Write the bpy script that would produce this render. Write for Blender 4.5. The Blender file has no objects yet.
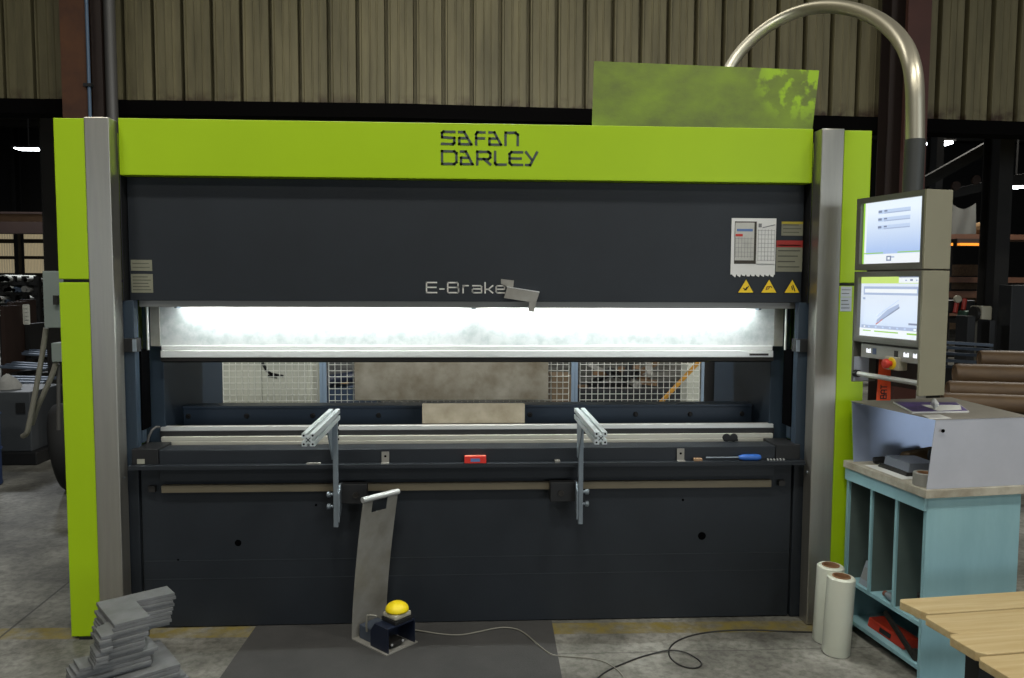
import bpy, bmesh, math, random
from mathutils import Vector, Matrix
random.seed(7)
scn = bpy.context.scene
COL = scn.collection
R = math.radians

# ------------------------------------------------------------------ camera
F, PITCH, ROLL, YAW = 787.5, 0.0704, -0.0047, -0.0551
CAM = Vector((-0.0252, -3.7247, 1.6921))
cy, sy, cp, sp, cr, sr = math.cos(YAW), math.sin(YAW), math.cos(PITCH), math.sin(PITCH), math.cos(ROLL), math.sin(ROLL)
MR = Matrix(((cy, -sy, 0), (sy, cy, 0), (0, 0, 1))) @ Matrix(((1, 0, 0), (0, cp, sp), (0, -sp, cp))) @ Matrix(((cr, 0, sr), (0, 1, 0), (-sr, 0, cr)))
rt, fw, up = MR.col[0], MR.col[1], MR.col[2]
cd = bpy.data.cameras.new('camera')
cam = bpy.data.objects.new('camera', cd)
COL.objects.link(cam)
cam.matrix_world = Matrix(((rt.x, up.x, -fw.x, CAM.x), (rt.y, up.y, -fw.y, CAM.y), (rt.z, up.z, -fw.z, CAM.z), (0, 0, 0, 1)))
cd.sensor_width = 36
cd.lens = F * 36 / 1024
cd.clip_start = .05
cd.clip_end = 200
scn.camera = cam


def at(u, v, Y):
    d = MR @ Vector(((u - 512) / F, 1, -(v - 339) / F))
    return CAM + d * ((Y - CAM.y) / d.y)


def atz(u, v, z):
    d = MR @ Vector(((u - 512) / F, 1, -(v - 339) / F))
    return CAM + d * ((z - CAM.z) / d.z)


# ------------------------------------------------------------------ materials
def S(r, g, b):
    f = lambda c: (c / 255 / 12.92) if c <= 10 else ((c / 255 + .055) / 1.055) ** 2.4
    return (f(r), f(g), f(b), 1)


def M(name, col, rough=.5, metal=0., var=0., col2=None, scale=6., stretch=(1, 1, 1), bump=0., bscale=40., bstretch=None,
      emit=None, strength=0., spec=.5, rvar=0., thresh=None, coat=0., aniso=0.):
    m = bpy.data.materials.new(name)
    m.use_nodes = True
    nt = m.node_tree
    b = nt.nodes['Principled BSDF']
    b.inputs['Base Color'].default_value = col
    b.inputs['Roughness'].default_value = rough
    b.inputs['Metallic'].default_value = metal
    b.inputs['Specular IOR Level'].default_value = spec
    b.inputs['Coat Weight'].default_value = coat
    b.inputs['Anisotropic'].default_value = aniso
    if emit:
        b.inputs['Emission Color'].default_value = emit
        b.inputs['Emission Strength'].default_value = strength
    if var or col2 or bump or rvar:
        tc = nt.nodes.new('ShaderNodeTexCoord')

    def noise(sc, st, det=6):
        mp = nt.nodes.new('ShaderNodeMapping')
        mp.inputs['Scale'].default_value = st
        nt.links.new(tc.outputs['Object'], mp.inputs['Vector'])
        n = nt.nodes.new('ShaderNodeTexNoise')
        n.inputs['Scale'].default_value = sc
        n.inputs['Detail'].default_value = det
        n.inputs['Roughness'].default_value = .62
        nt.links.new(mp.outputs['Vector'], n.inputs['Vector'])
        return n
    if var or col2 or rvar:
        n = noise(scale, stretch)
        cr_ = nt.nodes.new('ShaderNodeValToRGB')
        lo, hi = thresh or (.32, .68)
        cr_.color_ramp.elements[0].position = lo
        cr_.color_ramp.elements[1].position = hi
        c2 = col2 or (col[0] * (1 - var), col[1] * (1 - var), col[2] * (1 - var), 1)
        cr_.color_ramp.elements[0].color = c2
        cr_.color_ramp.elements[1].color = col
        nt.links.new(n.outputs['Fac'], cr_.inputs['Fac'])
        nt.links.new(cr_.outputs['Color'], b.inputs['Base Color'])
        if rvar:
            mr = nt.nodes.new('ShaderNodeMapRange')
            mr.inputs['To Min'].default_value = max(.02, rough - rvar)
            mr.inputs['To Max'].default_value = min(1, rough + rvar)
            nt.links.new(n.outputs['Fac'], mr.inputs['Value'])
            nt.links.new(mr.outputs['Result'], b.inputs['Roughness'])
    if bump:
        n = noise(bscale, bstretch or stretch, 4)
        bp = nt.nodes.new('ShaderNodeBump')
        bp.inputs['Strength'].default_value = bump
        bp.inputs['Distance'].default_value = .01
        nt.links.new(n.outputs['Fac'], bp.inputs['Height'])
        nt.links.new(bp.outputs['Normal'], b.inputs['Normal'])
    return m


green = M('green paint', S(160, 194, 14), .42, var=.06, scale=2, spec=.35)
green_sheet = M('weathered green sheet', S(120, 142, 40), .42, col2=S(92, 102, 46), scale=2.6, stretch=(1, 1, 1.6), thresh=(.36, .64), bump=.08, bscale=60)
def lime_speckle(m):
    nt = m.node_tree
    N, L = nt.nodes, nt.links
    b = N['Principled BSDF']
    src = b.inputs['Base Color'].links[0].from_socket
    tc = N.new('ShaderNodeTexCoord')
    n = N.new('ShaderNodeTexNoise')
    n.inputs['Scale'].default_value = 16
    n.inputs['Detail'].default_value = 3
    L.new(tc.outputs['Object'], n.inputs['Vector'])
    r = N.new('ShaderNodeValToRGB')
    r.color_ramp.elements[0].position = .46
    r.color_ramp.elements[1].position = .56
    L.new(n.outputs['Fac'], r.inputs['Fac'])
    ds = N.new('ShaderNodeVectorMath')
    ds.operation = 'DISTANCE'
    L.new(tc.outputs['Object'], ds.inputs[0])
    ds.inputs[1].default_value = (1.68, .3, 2.80)
    mr = N.new('ShaderNodeMapRange')
    mr.inputs['From Min'].default_value = .30
    mr.inputs['From Max'].default_value = .18
    L.new(ds.outputs['Value'], mr.inputs['Value'])
    mu = N.new('ShaderNodeMath')
    mu.operation = 'MULTIPLY'
    L.new(r.outputs['Color'], mu.inputs[0])
    L.new(mr.outputs[0], mu.inputs[1])
    mx = N.new('ShaderNodeMix')
    mx.data_type = 'RGBA'
    L.new(mu.outputs[0], mx.inputs[0])
    L.new(src, mx.inputs[6])
    mx.inputs[7].default_value = S(150, 186, 30)
    L.new(mx.outputs[2], b.inputs['Base Color'])


lime_speckle(green_sheet)
lettergrey = M('dark grey lettering', S(62, 72, 66), .5)
dark = M('anthracite paint', S(31, 36, 42), .5, var=.18, scale=5, bump=.10, bscale=260, spec=.4)
darkblue = M('dark blue grey frame paint', S(46, 59, 72), .45, var=.12, scale=4, spec=.4)
black = M('black steel', S(22, 23, 25), .55, var=.2, scale=9)
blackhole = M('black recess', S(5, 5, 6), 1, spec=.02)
steel = M('brushed stainless steel', S(176, 173, 164), .36, .82, var=.16, scale=5, stretch=(6, 6, .35), rvar=.08, bump=.03, bscale=60, bstretch=(40, 40, .6))
galv = M('bright metal splash plate', S(205, 208, 208), .5, .3, col2=S(178, 186, 186), scale=22, thresh=(.34, .58), rvar=.1)
alu = M('aluminium', S(214, 216, 214), .4, .5, var=.08, scale=4, stretch=(.4, 4, 4))
alu_d = M('dull aluminium', S(196, 194, 182), .42, .4, var=.15, scale=4, stretch=(.4, 4, 4))
arm_alu = M('anodised aluminium', S(196, 204, 206), .42, .35, var=.06, scale=8)
zinc = M('zinc plated steel', S(140, 150, 158), .42, .6, var=.15, scale=14)
toolsteel = M('dark tool steel', S(58, 56, 54), .45, .6, var=.2, scale=7)
rawsteel = M('raw steel sheet', S(156, 155, 150), .5, .2, col2=S(122, 119, 110), scale=6, rvar=.1, thresh=(.3, .75))
rustysheet = M('stained steel sheet', S(196, 188, 168), .6, .15, col2=S(128, 114, 88), scale=4.5, thresh=(.28, .72))
platesteel = M('grey cut plate', S(130, 132, 134), .55, .25, col2=S(102, 104, 104), scale=9, thresh=(.3, .7))
whitelabel = M('pale label', S(150, 150, 136), .6, var=.06, scale=20)
paper = M('white paper', S(215, 216, 214), .8, var=.05, scale=9)
paper_d = M('printed paper', S(186, 186, 180), .8, var=.16, scale=26)
ink = M('grey print', S(120, 122, 124), .8)
ink_dark = M('dark print', S(72, 72, 64), .8)
ink_blue = M('blue print', S(92, 118, 168), .8)
ink_red = M('red print', S(186, 44, 34), .7)
yellow = M('safety yellow', S(236, 200, 22), .5, var=.04, scale=30)
blackink = M('black print', S(14, 14, 14), .6)
rubber = M('dark rubber mat', S(66, 65, 64), .8, col2=S(54, 54, 53), scale=3.2, bump=.2, bscale=160)
teal = M('teal painted plywood', S(138, 178, 186), .6, col2=S(124, 163, 172), scale=7, stretch=(1, 1, .25), thresh=(.25, .6), bump=.05)
board = M('pale worn worktop', S(176, 172, 158), .6, col2=S(136, 130, 114), scale=9, thresh=(.3, .6))
hoodmetal = M('grey sheet metal', S(176, 178, 186), .45, .3, var=.1, scale=6, rvar=.08)
film = M('stretch film', S(216, 219, 204), .32, var=.05, scale=4, stretch=(1, 1, .4), coat=.3)
card = M('brown cardboard', S(142, 104, 72), .85, var=.15, scale=20)
pine = M('pine boards', S(200, 181, 138), .6, col2=S(180, 155, 108), scale=5, stretch=(.5, 9, 9), thresh=(.3, .7), bump=.06)
blueblack = M('dark blue enamel', S(20, 28, 46), .4, var=.1, scale=12)
greyplastic = M('grey plastic', S(166, 162, 144), .5)
cablegrey = M('grey cable', S(120, 118, 108), .55)
cableblack = M('black cable', S(38, 37, 36), .5)
redbox = M('red carton', S(206, 44, 34), .6, var=.1, scale=30)
blueplastic = M('blue plastic', S(52, 104, 190), .4)
orange = M('orange webbing', S(232, 82, 32), .7, var=.15, scale=30)
pend = M('bronze grey housing', S(146, 142, 120), .45, .2, var=.08, scale=6, bump=.02, bscale=300)
pendfront = M('grey housing front', S(112, 112, 104), .45, .4, var=.06, scale=6)
bezel = M('black bezel', S(16, 17, 18), .35)
brown = M('brown steel column', S(92, 56, 30), .6, col2=S(66, 38, 24), scale=4)
darkbrown = M('dark brown steel', S(38, 24, 18), .6, var=.2, scale=4)
darksteel = M('dark structural steel', S(26, 24, 22), .7, var=.25, scale=3)
pipe_grey = M('grey pipe', S(88, 86, 84), .5, .3)
pipe_bluelit = M('conduit with painted blue light', S(80, 100, 122), .45)  # bluish light on the conduit is put into this base colour
boxgrey = M('grey green enamel', S(128, 138, 134), .5, var=.06, scale=6)
tyre = M('black rubber', S(13, 13, 13), .8)
blue_drum = M('blue drum', S(30, 52, 92), .5)
rag = M('pale rag', S(150, 150, 146), .9, var=.15, scale=30)
cream = M('cream enamel', S(180, 181, 166), .5, var=.05, scale=5)
tubebrown = M('brown tube', S(98, 76, 50), .55, col2=S(76, 57, 38), scale=4, stretch=(.3, 3, 3))
fencewire = M('galvanised wire', S(236, 236, 224), .5)
fencepost = M('light blue grey post', S(160, 180, 198), .5)
bluegrey = M('blue grey steel bars', S(92, 104, 120), .5, .4, var=.3, scale=20)
rackbrown = M('dark oxide rack', S(52, 34, 26), .7, var=.2, scale=5)
scrap = M('brown scrap', S(110, 84, 56), .7, var=.5, scale=18)
lampglow = M('lamp diffuser', S(255, 255, 255), .5, emit=(.9, .95, 1, 1), strength=14)
amber = M('amber lamp', S(230, 120, 20), .5, emit=(1, .36, .04, 1), strength=.9)
ledglow = M('led tube', S(255, 255, 255), .5, emit=(.93, 1, .98, 1), strength=60)
whiteglow = M('lit key legend', S(240, 240, 255), .5, emit=(.9, .93, 1, 1), strength=1.2)


# ------------------------------------------------------------------ mesh builder
class MB:
    def __init__(s, ob=None):
        s.v, s.f = [], []

    def add(s, vs, fs):
        n = len(s.v)
        s.v += [Vector(v) for v in vs]
        s.f += [[n + i for i in f] for f in fs]
        return s

    def box(s, x0, x1, y0, y1, z0, z1):
        return s.add([(x0, y0, z0), (x1, y0, z0), (x1, y1, z0), (x0, y1, z0), (x0, y0, z1), (x1, y0, z1), (x1, y1, z1), (x0, y1, z1)],
                     [(0, 3, 2, 1), (4, 5, 6, 7), (0, 1, 5, 4), (1, 2, 6, 5), (2, 3, 7, 6), (3, 0, 4, 7)])

    def hexa(s, lo, hi):
        return s.add(list(lo) + list(hi), [(0, 3, 2, 1), (4, 5, 6, 7), (0, 1, 5, 4), (1, 2, 6, 5), (2, 3, 7, 6), (3, 0, 4, 7)])

    def bar(s, p0, p1, w, h, upv=(0, 0, 1)):
        p0, p1 = Vector(p0), Vector(p1)
        d = (p1 - p0).normalized()
        a = d.cross(Vector(upv))
        if a.length < 1e-4:
            a = d.cross(Vector((1, 0, 0)))
        a.normalize()
        b = a.cross(d)
        a = a * w / 2
        b = b * h / 2
        return s.hexa([p0 - a - b, p0 + a - b, p0 + a + b, p0 - a + b], [p1 - a - b, p1 + a - b, p1 + a + b, p1 - a + b])

    def prism(s, pts, o, ux, uy, w):
        o, ux, uy, w = Vector(o), Vector(ux), Vector(uy), Vector(w)
        n = len(pts)
        a = [o + ux * p[0] + uy * p[1] for p in pts]
        return s.add(a + [p + w for p in a], [list(range(n))[::-1], [n + i for i in range(n)]] + [[i, (i + 1) % n, n + (i + 1) % n, n + i] for i in range(n)])

    def tube(s, pts, r, seg=12, cap=True, radii=None):
        pts = [Vector(p) for p in pts]
        n = len(pts)
        vs, fs = [], []
        ref = None
        for i, p in enumerate(pts):
            t = (pts[min(i + 1, n - 1)] - pts[max(i - 1, 0)]).normalized()
            if ref is None:
                ref = t.orthogonal().normalized()
            ref = (ref - t * ref.dot(t)).normalized()
            b = t.cross(ref)
            rr = radii[i] if radii else r
            for k in range(seg):
                a = 2 * math.pi * k / seg
                vs.append(p + (ref * math.cos(a) + b * math.sin(a)) * rr)
        for i in range(n - 1):
            for k in range(seg):
                k2 = (k + 1) % seg
                fs.append((i * seg + k, i * seg + k2, (i + 1) * seg + k2, (i + 1) * seg + k))
        if cap:
            fs.append(list(range(seg))[::-1])
            fs.append([(n - 1) * seg + k for k in range(seg)])
        return s.add(vs, fs)

    def lathe(s, o, prof, axis=(0, 0, 1), seg=24):
        ax = Vector(axis).normalized()
        a = ax.orthogonal().normalized()
        b = ax.cross(a)
        o = Vector(o)
        vs, fs = [], []
        for r, h in prof:
            for k in range(seg):
                t = 2 * math.pi * k / seg
                vs.append(o + ax * h + (a * math.cos(t) + b * math.sin(t)) * max(r, 1e-5))
        for i in range(len(prof) - 1):
            for k in range(seg):
                k2 = (k + 1) % seg
                fs.append((i * seg + k, i * seg + k2, (i + 1) * seg + k2, (i + 1) * seg + k))
        return s.add(vs, fs)

    def stroke(s, pts, o, ux, uy, w, t):
        # flat lettering stroke: pts in plane units, width w, thickness vector t
        o, ux, uy, t = Vector(o), Vector(ux), Vector(uy), Vector(t)
        for (a, b) in zip(pts[:-1], pts[1:]):
            A, B = Vector(a), Vector(b)
            d = (B - A)
            if d.length < 1e-6:
                continue
            d.normalize()
            e = d * w * .5
            nrm = Vector((-d.y, d.x)) * w * .5
            q = [A - e - nrm, B + e - nrm, B + e + nrm, A - e + nrm]
            P = [o + ux * p.x + uy * p.y for p in q]
            s.hexa(P, [p + t for p in P])
        return s

    def build(s, name, mat, parent=None, bevel=0, smooth=0, local=False, loc=None):
        me = bpy.data.meshes.new(name)
        off = Vector((0, 0, 0))
        if parent is not None and not local:
            p = parent
            while p is not None:
                off += p.location
                p = p.parent
        if loc is not None:
            off = off + Vector(loc)
        me.from_pydata([tuple(v - off) for v in s.v], [], s.f)
        bm = bmesh.new()
        bm.from_mesh(me)
        bmesh.ops.recalc_face_normals(bm, faces=bm.faces)
        bm.to_mesh(me)
        bm.free()
        me.materials.append(mat)
        if smooth:
            me.polygons.foreach_set('use_smooth', [True] * len(me.polygons))
            me.set_sharp_from_angle(angle=R(smooth))
        o = bpy.data.objects.new(name, me)
        COL.objects.link(o)
        if parent is not None:
            o.parent = parent
        if loc is not None:
            o.location = loc
        if bevel:
            md = o.modifiers.new('bevel', 'BEVEL')
            md.width = bevel
            md.segments = 2
            md.limit_method = 'ANGLE'
            md.angle_limit = R(40)
        return o


def tag(o, label, cat, group=None):
    o['label'] = label
    o['category'] = cat
    if group:
        o['group'] = group
    return o


def thing(name, label, cat, loc=(0, 0, 0), group=None, rz=0):
    o = bpy.data.objects.new(name, None)
    o.empty_display_size = .1
    COL.objects.link(o)
    o.location = loc
    o.rotation_euler = (0, 0, rz)
    return tag(o, label, cat, group)


def struct(o):
    o['kind'] = 'structure'
    return o


def lab(o, t):
    o['label'] = t
    return o


def BX(*a):
    return MB().box(*a)


def qbox(pts, th):
    """front outline given as 4 points, thickness vector"""
    P = [Vector(p) for p in pts]
    return MB().hexa(P, [p + Vector(th) for p in P])


# ------------------------------------------------------------------ setting
def floor_mat():
    m = bpy.data.materials.new('worn concrete floor')
    m.use_nodes = True
    nt = m.node_tree
    N, L = nt.nodes, nt.links
    b = N['Principled BSDF']
    tc = N.new('ShaderNodeTexCoord')

    def noise(sc, det=8, st=(1, 1, 1), ro=.65):
        mp = N.new('ShaderNodeMapping')
        mp.inputs['Scale'].default_value = st
        L.new(tc.outputs['Object'], mp.inputs['Vector'])
        n = N.new('ShaderNodeTexNoise')
        n.inputs['Scale'].default_value = sc
        n.inputs['Detail'].default_value = det
        n.inputs['Roughness'].default_value = ro
        L.new(mp.outputs['Vector'], n.inputs['Vector'])
        return n.outputs['Fac']

    def ramp(fac, stops):
        r = N.new('ShaderNodeValToRGB')
        el = r.color_ramp.elements
        el[0].position, el[0].color = stops[0]
        el[1].position, el[1].color = stops[-1]
        for p, c in stops[1:-1]:
            e = el.new(p)
            e.color = c
        L.new(fac, r.inputs['Fac'])
        return r.outputs['Color']

    def mth(op, a, b_=None, c=None):
        n = N.new('ShaderNodeMath')
        n.operation = op
        for i, x in enumerate((a, b_, c)):
            if x is None:
                continue
            if isinstance(x, (int, float)):
                n.inputs[i].default_value = x
            else:
                L.new(x, n.inputs[i])
        return n.outputs[0]

    def mix(f, a, c):
        n = N.new('ShaderNodeMix')
        n.data_type = 'RGBA'
        if isinstance(f, (int, float)):
            n.inputs[0].default_value = f
        else:
            L.new(f, n.inputs[0])
        for s_, x in ((6, a), (7, c)):
            if isinstance(x, tuple):
                n.inputs[s_].default_value = x
            else:
                L.new(x, n.inputs[s_])
        return n.outputs[2]
    base = ramp(noise(1.7), [(.34, S(76, 75, 70)), (.5, S(112, 111, 104)), (.66, S(150, 149, 142))])
    fine = ramp(noise(26), [(.38, (.55, .55, .54, 1)), (.56, (1, 1, 1, 1))])
    mm = N.new('ShaderNodeMix')
    mm.data_type = 'RGBA'
    mm.blend_type = 'MULTIPLY'
    mm.inputs[0].default_value = .8
    L.new(base, mm.inputs[6])
    L.new(fine, mm.inputs[7])
    c = mm.outputs[2]
    sx = N.new('ShaderNodeSeparateXYZ')
    L.new(tc.outputs['Object'], sx.inputs[0])
    X, Y = sx.outputs[0], sx.outputs[1]
    # worn yellow walkway line along the machine
    inl = mth('MULTIPLY', mth('LESS_THAN', mth('ABSOLUTE', mth('SUBTRACT', Y, mth('ADD', .03, mth('MULTIPLY', X, -.022)))), .062), 1)
    worn = ramp(noise(9), [(.36, (.1, .1, .1, 1)), (.60, (1, 1, 1, 1))])
    f = mth('MULTIPLY', inl, mth('MULTIPLY', worn, .9))
    c = mix(f, c, S(126, 112, 50))
    # saw-cut joints
    d1 = mth('ABSOLUTE', mth('ADD', mth('MULTIPLY', X, -0.9994), mth('ADD', mth('MULTIPLY', Y, -0.0356), -2.2488)))
    j1 = mth('MULTIPLY', mth('LESS_THAN', d1, .006), mth('LESS_THAN', X, -1.6))
    d2 = mth('ABSOLUTE', mth('SUBTRACT', Y, mth('ADD', -.27, mth('MULTIPLY', noise(3), .05))))
    j2 = mth('MULTIPLY', mth('LESS_THAN', d2, .004), mth('GREATER_THAN', X, .3))
    c = mix(mth('MULTIPLY', mth('MAXIMUM', j1, mth('MULTIPLY', j2, .6)), .8), c, S(50, 48, 44))
    L.new(c, b.inputs['Base Color'])
    b.inputs['Roughness'].default_value = .62
    b.inputs['Specular IOR Level'].default_value = .3
    bp = N.new('ShaderNodeBump')
    bp.inputs['Strength'].default_value = .12
    bp.inputs['Distance'].default_value = .01
    L.new(noise(50), bp.inputs['Height'])
    L.new(bp.outputs[0], b.inputs['Normal'])
    return m


struct(BX(-32, 32, -17, 27, -.2, 0).build('floor', floor_mat()))


def clad_mat(name, c1, c2, rust):
    m = M(name, c1, .6, .15, col2=c2, scale=3, stretch=(3, 3, .35), thresh=(.3, .7), bump=.18, bscale=9, bstretch=(1, 1, .8))
    nt = m.node_tree
    N, L = nt.nodes, nt.links
    b = N['Principled BSDF']
    src = b.inputs['Base Color'].links[0].from_socket
    tc = N.new('ShaderNodeTexCoord')
    sx = N.new('ShaderNodeSeparateXYZ')
    L.new(tc.outputs['Object'], sx.inputs[0])
    n = N.new('ShaderNodeTexNoise')
    n.inputs['Scale'].default_value = 7
    n.inputs['Detail'].default_value = 5
    L.new(tc.outputs['Object'], n.inputs['Vector'])
    mr = N.new('ShaderNodeMapRange')
    mr.inputs['From Min'].default_value = 3.62
    mr.inputs['From Max'].default_value = 3.48
    L.new(sx.outputs[2], mr.inputs['Value'])
    mu = N.new('ShaderNodeMath')
    mu.operation = 'MULTIPLY'
    L.new(mr.outputs[0], mu.inputs[0])
    r = N.new('ShaderNodeValToRGB')
    r.color_ramp.elements[0].position = .45
    r.color_ramp.elements[1].position = .62
    L.new(n.outputs['Fac'], r.inputs['Fac'])
    L.new(r.outputs['Color'], mu.inputs[1])
    mx = N.new('ShaderNodeMix')
    mx.data_type = 'RGBA'
    L.new(mu.outputs[0], mx.inputs[0])
    L.new(src, mx.inputs[6])
    mx.inputs[7].default_value = rust
    L.new(mx.outputs[2], b.inputs['Base Color'])
    return m


cladding = clad_mat('old cream cladding', S(118, 110, 80), S(88, 82, 58), S(56, 38, 22))
# ribbed cladding hung above the bay openings: one continuous folded sheet
prof = []
px = -3.19 - .2885 * 20
while px < 10:
    for dx, dy in ((0, 0), (.004, .085), (.034, .085), (.038, 0), (.043, -.018), (.058, -.018), (.066, 0), (.135, 0), (.14, -.007), (.15, -.007), (.155, 0), (.205, 0), (.21, -.007), (.22, -.007), (.225, 0)):
        prof.append((px + dx, 4.5 + dy))
    px += .2885
mb = MB()
n = len(prof)
z0c, z1c = 3.485, 8.6
def wall_z(x):
    K = [(-12, 3.455), (-.7, 3.50), (4.6, 3.44), (12, 3.33)]
    for (xa_, za_), (xb_, zb_) in zip(K[:-1], K[1:]):
        if x <= xb_:
            return za_ + (zb_ - za_) * (x - xa_) / (xb_ - xa_)
    return K[-1][1]


mb.add([(x, y, wall_z(x) - .008 + .006 * math.sin(i * 1.7)) for i, (x, y) in enumerate(prof)] + [(x, y, z1c) for x, y in prof] + [(x, y + .002, z0c) for x, y in prof],
       [(i, i + 1, n + i + 1, n + i) for i in range(n - 1)])
mb.v = mb.v[:2 * n]
struct(mb.build('wall_back', cladding))
# header beam under the cladding
mb = MB()
for xa_, xb_ in ((-9, -.7), (-.7, 4.6), (4.6, 10)):
    for (y0, y1, d0, d1) in ((4.42, 4.46, -.142, 0), (4.46, 4.66, -.142, -.122), (4.46, 4.66, -.022, -.002)):
        za_, zb_ = wall_z(xa_), wall_z(xb_)
        mb.hexa([(xa_, y0, za_ + d0), (xb_, y0, zb_ + d0), (xb_, y1, zb_ + d0), (xa_, y1, za_ + d0)], [(xa_, y0, za_ + d1), (xb_, y0, zb_ + d1), (xb_, y1, zb_ + d1), (xa_, y1, za_ + d1)])
struct(mb.build('trim_1', M('black header steel', S(9, 8, 8), 1, spec=.05)))
# roof
mb = BX(-32, 32, -17, 27, 8.6, 8.8)
struct(mb.build('ceiling', darksteel))
# far wall of the bay beyond and walls of the hall
struct(BX(-32, 32, 26.6, 26.8, 0, 8.6).build('wall_far', darksteel))
struct(BX(-32.2, -32, -17, 27, 0, 8.6).build('wall_left', darksteel))
struct(BX(32, 32.2, -17, 27, 0, 8.6).build('wall_right', darksteel))
struct(BX(-32, 32, -17.2, -17, 0, 8.6).build('wall_front', darksteel))
# low roof deck of the bay beyond, with purlins
mb = BX(-32, 32, 4.9, 26.6, 7.3, 7.34)
for k in range(16):
    mb.box(-32, 32, 5.6 + k * 1.3, 5.72 + k * 1.3, 7.08, 7.3)
struct(mb.build('trim_2', M('roof deck', S(58, 55, 50), .7)))


def hbeam(name, x0, x1, y0, y1, z0, z1, mat, label, cat='column', mat2=None, group=None):
    t = thing(name, label, cat, ((x0 + x1) / 2, (y0 + y1) / 2, z0), group)
    f = .016
    BX(x0, x1, y0, y0 + f, z0, z1).build('flange', mat, t)
    BX(x0, x1, y1 - f, y1, z0, z1).build('flange', mat, t)
    xm = (x0 + x1) / 2
    BX(xm - .008, xm + .008, y0 + f, y1 - f, z0, z1).build('web', mat2 or mat, t)
    return t


hbeam('steel_column', -3.848, -3.615, 4.05, 4.36, 0, 8.6, brown, 'reddish brown steel column rising behind the left end of the green machine', mat2=darkbrown)
tag(BX(-3.61, -3.515, 4.15, 4.36, 0, 8.6).build('post', darkbrown), 'dark narrow post between brown column and grey riser pipe', 'post')
tag(MB().tube([(-3.455, 4.2, 0), (-3.455, 4.2, 8.6)], .052, 16).build('riser_pipe', pipe_grey, smooth=40), 'grey vertical pipe beside brown column behind left end of machine', 'pipe')
t = thing('conduit', 'thin vertical conduit on the brown column, blue light painted into its colour', 'conduit', (-3.588, 4.03, 0))
MB().tube([(-3.588, 4.03, 0), (-3.588, 4.03, 8.6)], .016, 10).build('tube', pipe_bluelit, t, smooth=40)
BX(-3.63, -3.555, 4.0, 4.05, 3.515, 3.545).build('clip', black, t)
hbeam('steel_column', 4.23, 4.44, 4.2, 4.40, 0, 8.6, darkbrown, 'dark brown steel column behind the curved pipe at right')
tag(BX(4.29, 4.525, 4.0, 4.05, 0, 8.6).build('post', M('red brown steel', S(74, 40, 32), .65, var=.2, scale=4)), 'red brown flat post standing against right dark column', 'post')

# ------------------------------------------------------------------ press brake
pb = thing('press_brake', 'large green and anthracite press brake machine with stainless columns', 'machine', (0, .6, 0))
for s in (-1, 1):
    xs = sorted((s * 1.655, s * 1.766))
    cc = BX(xs[0], xs[1], 0, .09, .004, 2.436).build('column_cover', steel, pb, bevel=.004)
    xg = sorted((s * 1.767, s * 1.904))
    BX(xg[0], xg[1], .006, 1.3, 1.702, 2.43).build('side_panel', green, pb, bevel=.004)
    BX(xg[0], xg[1], .006, 1.3, .012, 1.688).build('side_panel', green, pb, bevel=.004)
    BX(xg[0] + .01, xg[1] - .01, .03, 1.28, 1.688, 1.702).build('joint_strip', black if s > 0 else toolsteel, pb)
    BX(s * 1.835 - .03, s * 1.835 + .03, .001, .1, 0, .012).build('foot', black, pb)
    xv = sorted((s * 1.648, s * 1.6545))
    BX(xv[0], xv[1], .09, 1.2, 1.60, 2.43).build('gap_cover', black, pb)
    # frame cheeks
    xf = sorted((s * 1.611, s * 1.672))
    BX(xf[0], xf[1], .10, .15, .80, 1.603).build('frame_front', darkblue, pb, bevel=.002)  # bluish lamp spill is put into the upper cheek's colour
    BX(xf[0], xf[1], .10, .15, .006, .80).build('frame_shaded', dark, pb, bevel=.002)  # same cheek below the shelf, its shade painted as a darker colour
    xf = sorted((s * 1.558, s * 1.66))
    BX(xf[0], xf[1], .31, 1.25, .1, 2.3).build('side_frame', darkblue, pb, bevel=.003)
    xf = sorted((s * 1.604, s * 1.640))
    BX(xf[0], xf[1], .152, .254, .972, 1.36).build('guide_slot', blackhole, pb)
    xf = sorted((s * 1.600, s * 1.656))
    gb = BX(xf[0], xf[1], .085, .152, 1.358, 1.424).build('guide_block', black, pb, bevel=.003)
    BX(*sorted((s * 1.596, s * 1.612)), .078, .085, 1.362, 1.42).build('guide_plate', zinc, gb)
    MB().tube([(s * 1.588, .2, 1.36), (s * 1.588, .2, 1.60)], .006, 10).build('guide_rod', alu, pb, smooth=40)
    # table-end block
    BX(*sorted((s * 1.502, s * 1.625)), .066, .24, .823, .897).build('end_block', black, pb, bevel=.002)
    BX(*sorted((s * 1.606, s * 1.645)), .151, .2, .91, .972).build('end_stop', darkblue, pb, bevel=.002)
    # bolts on column returns
    MB().lathe((s * 1.655, .045, .765), [(0, 0), (.007, 0), (.006, -s * .005 * -1), (0, .005)], (-s, 0, 0), 10).build('screw', zinc, pb)
    # rear leg of the machine
    BX(*sorted((s * 1.60, s * 1.76)), .7, 1.28, 0, .1).build('rear_foot', black, pb)
beam = BX(-1.646, 1.646, .075, .62, 2.187, 2.448).build('top_beam', green, pb, bevel=.003)
BX(-1.63, 1.63, .62, .9, 1.45, 2.40).build('ram_body', dark, pb)
apron = BX(-1.642, 1.638, .14, .17, 1.603, 2.187).build('upper_apron', dark, pb, bevel=.002)
BX(-1.58, 1.58, .17, .30, 1.63, 2.187).build('apron_backing', black, pb)

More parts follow.
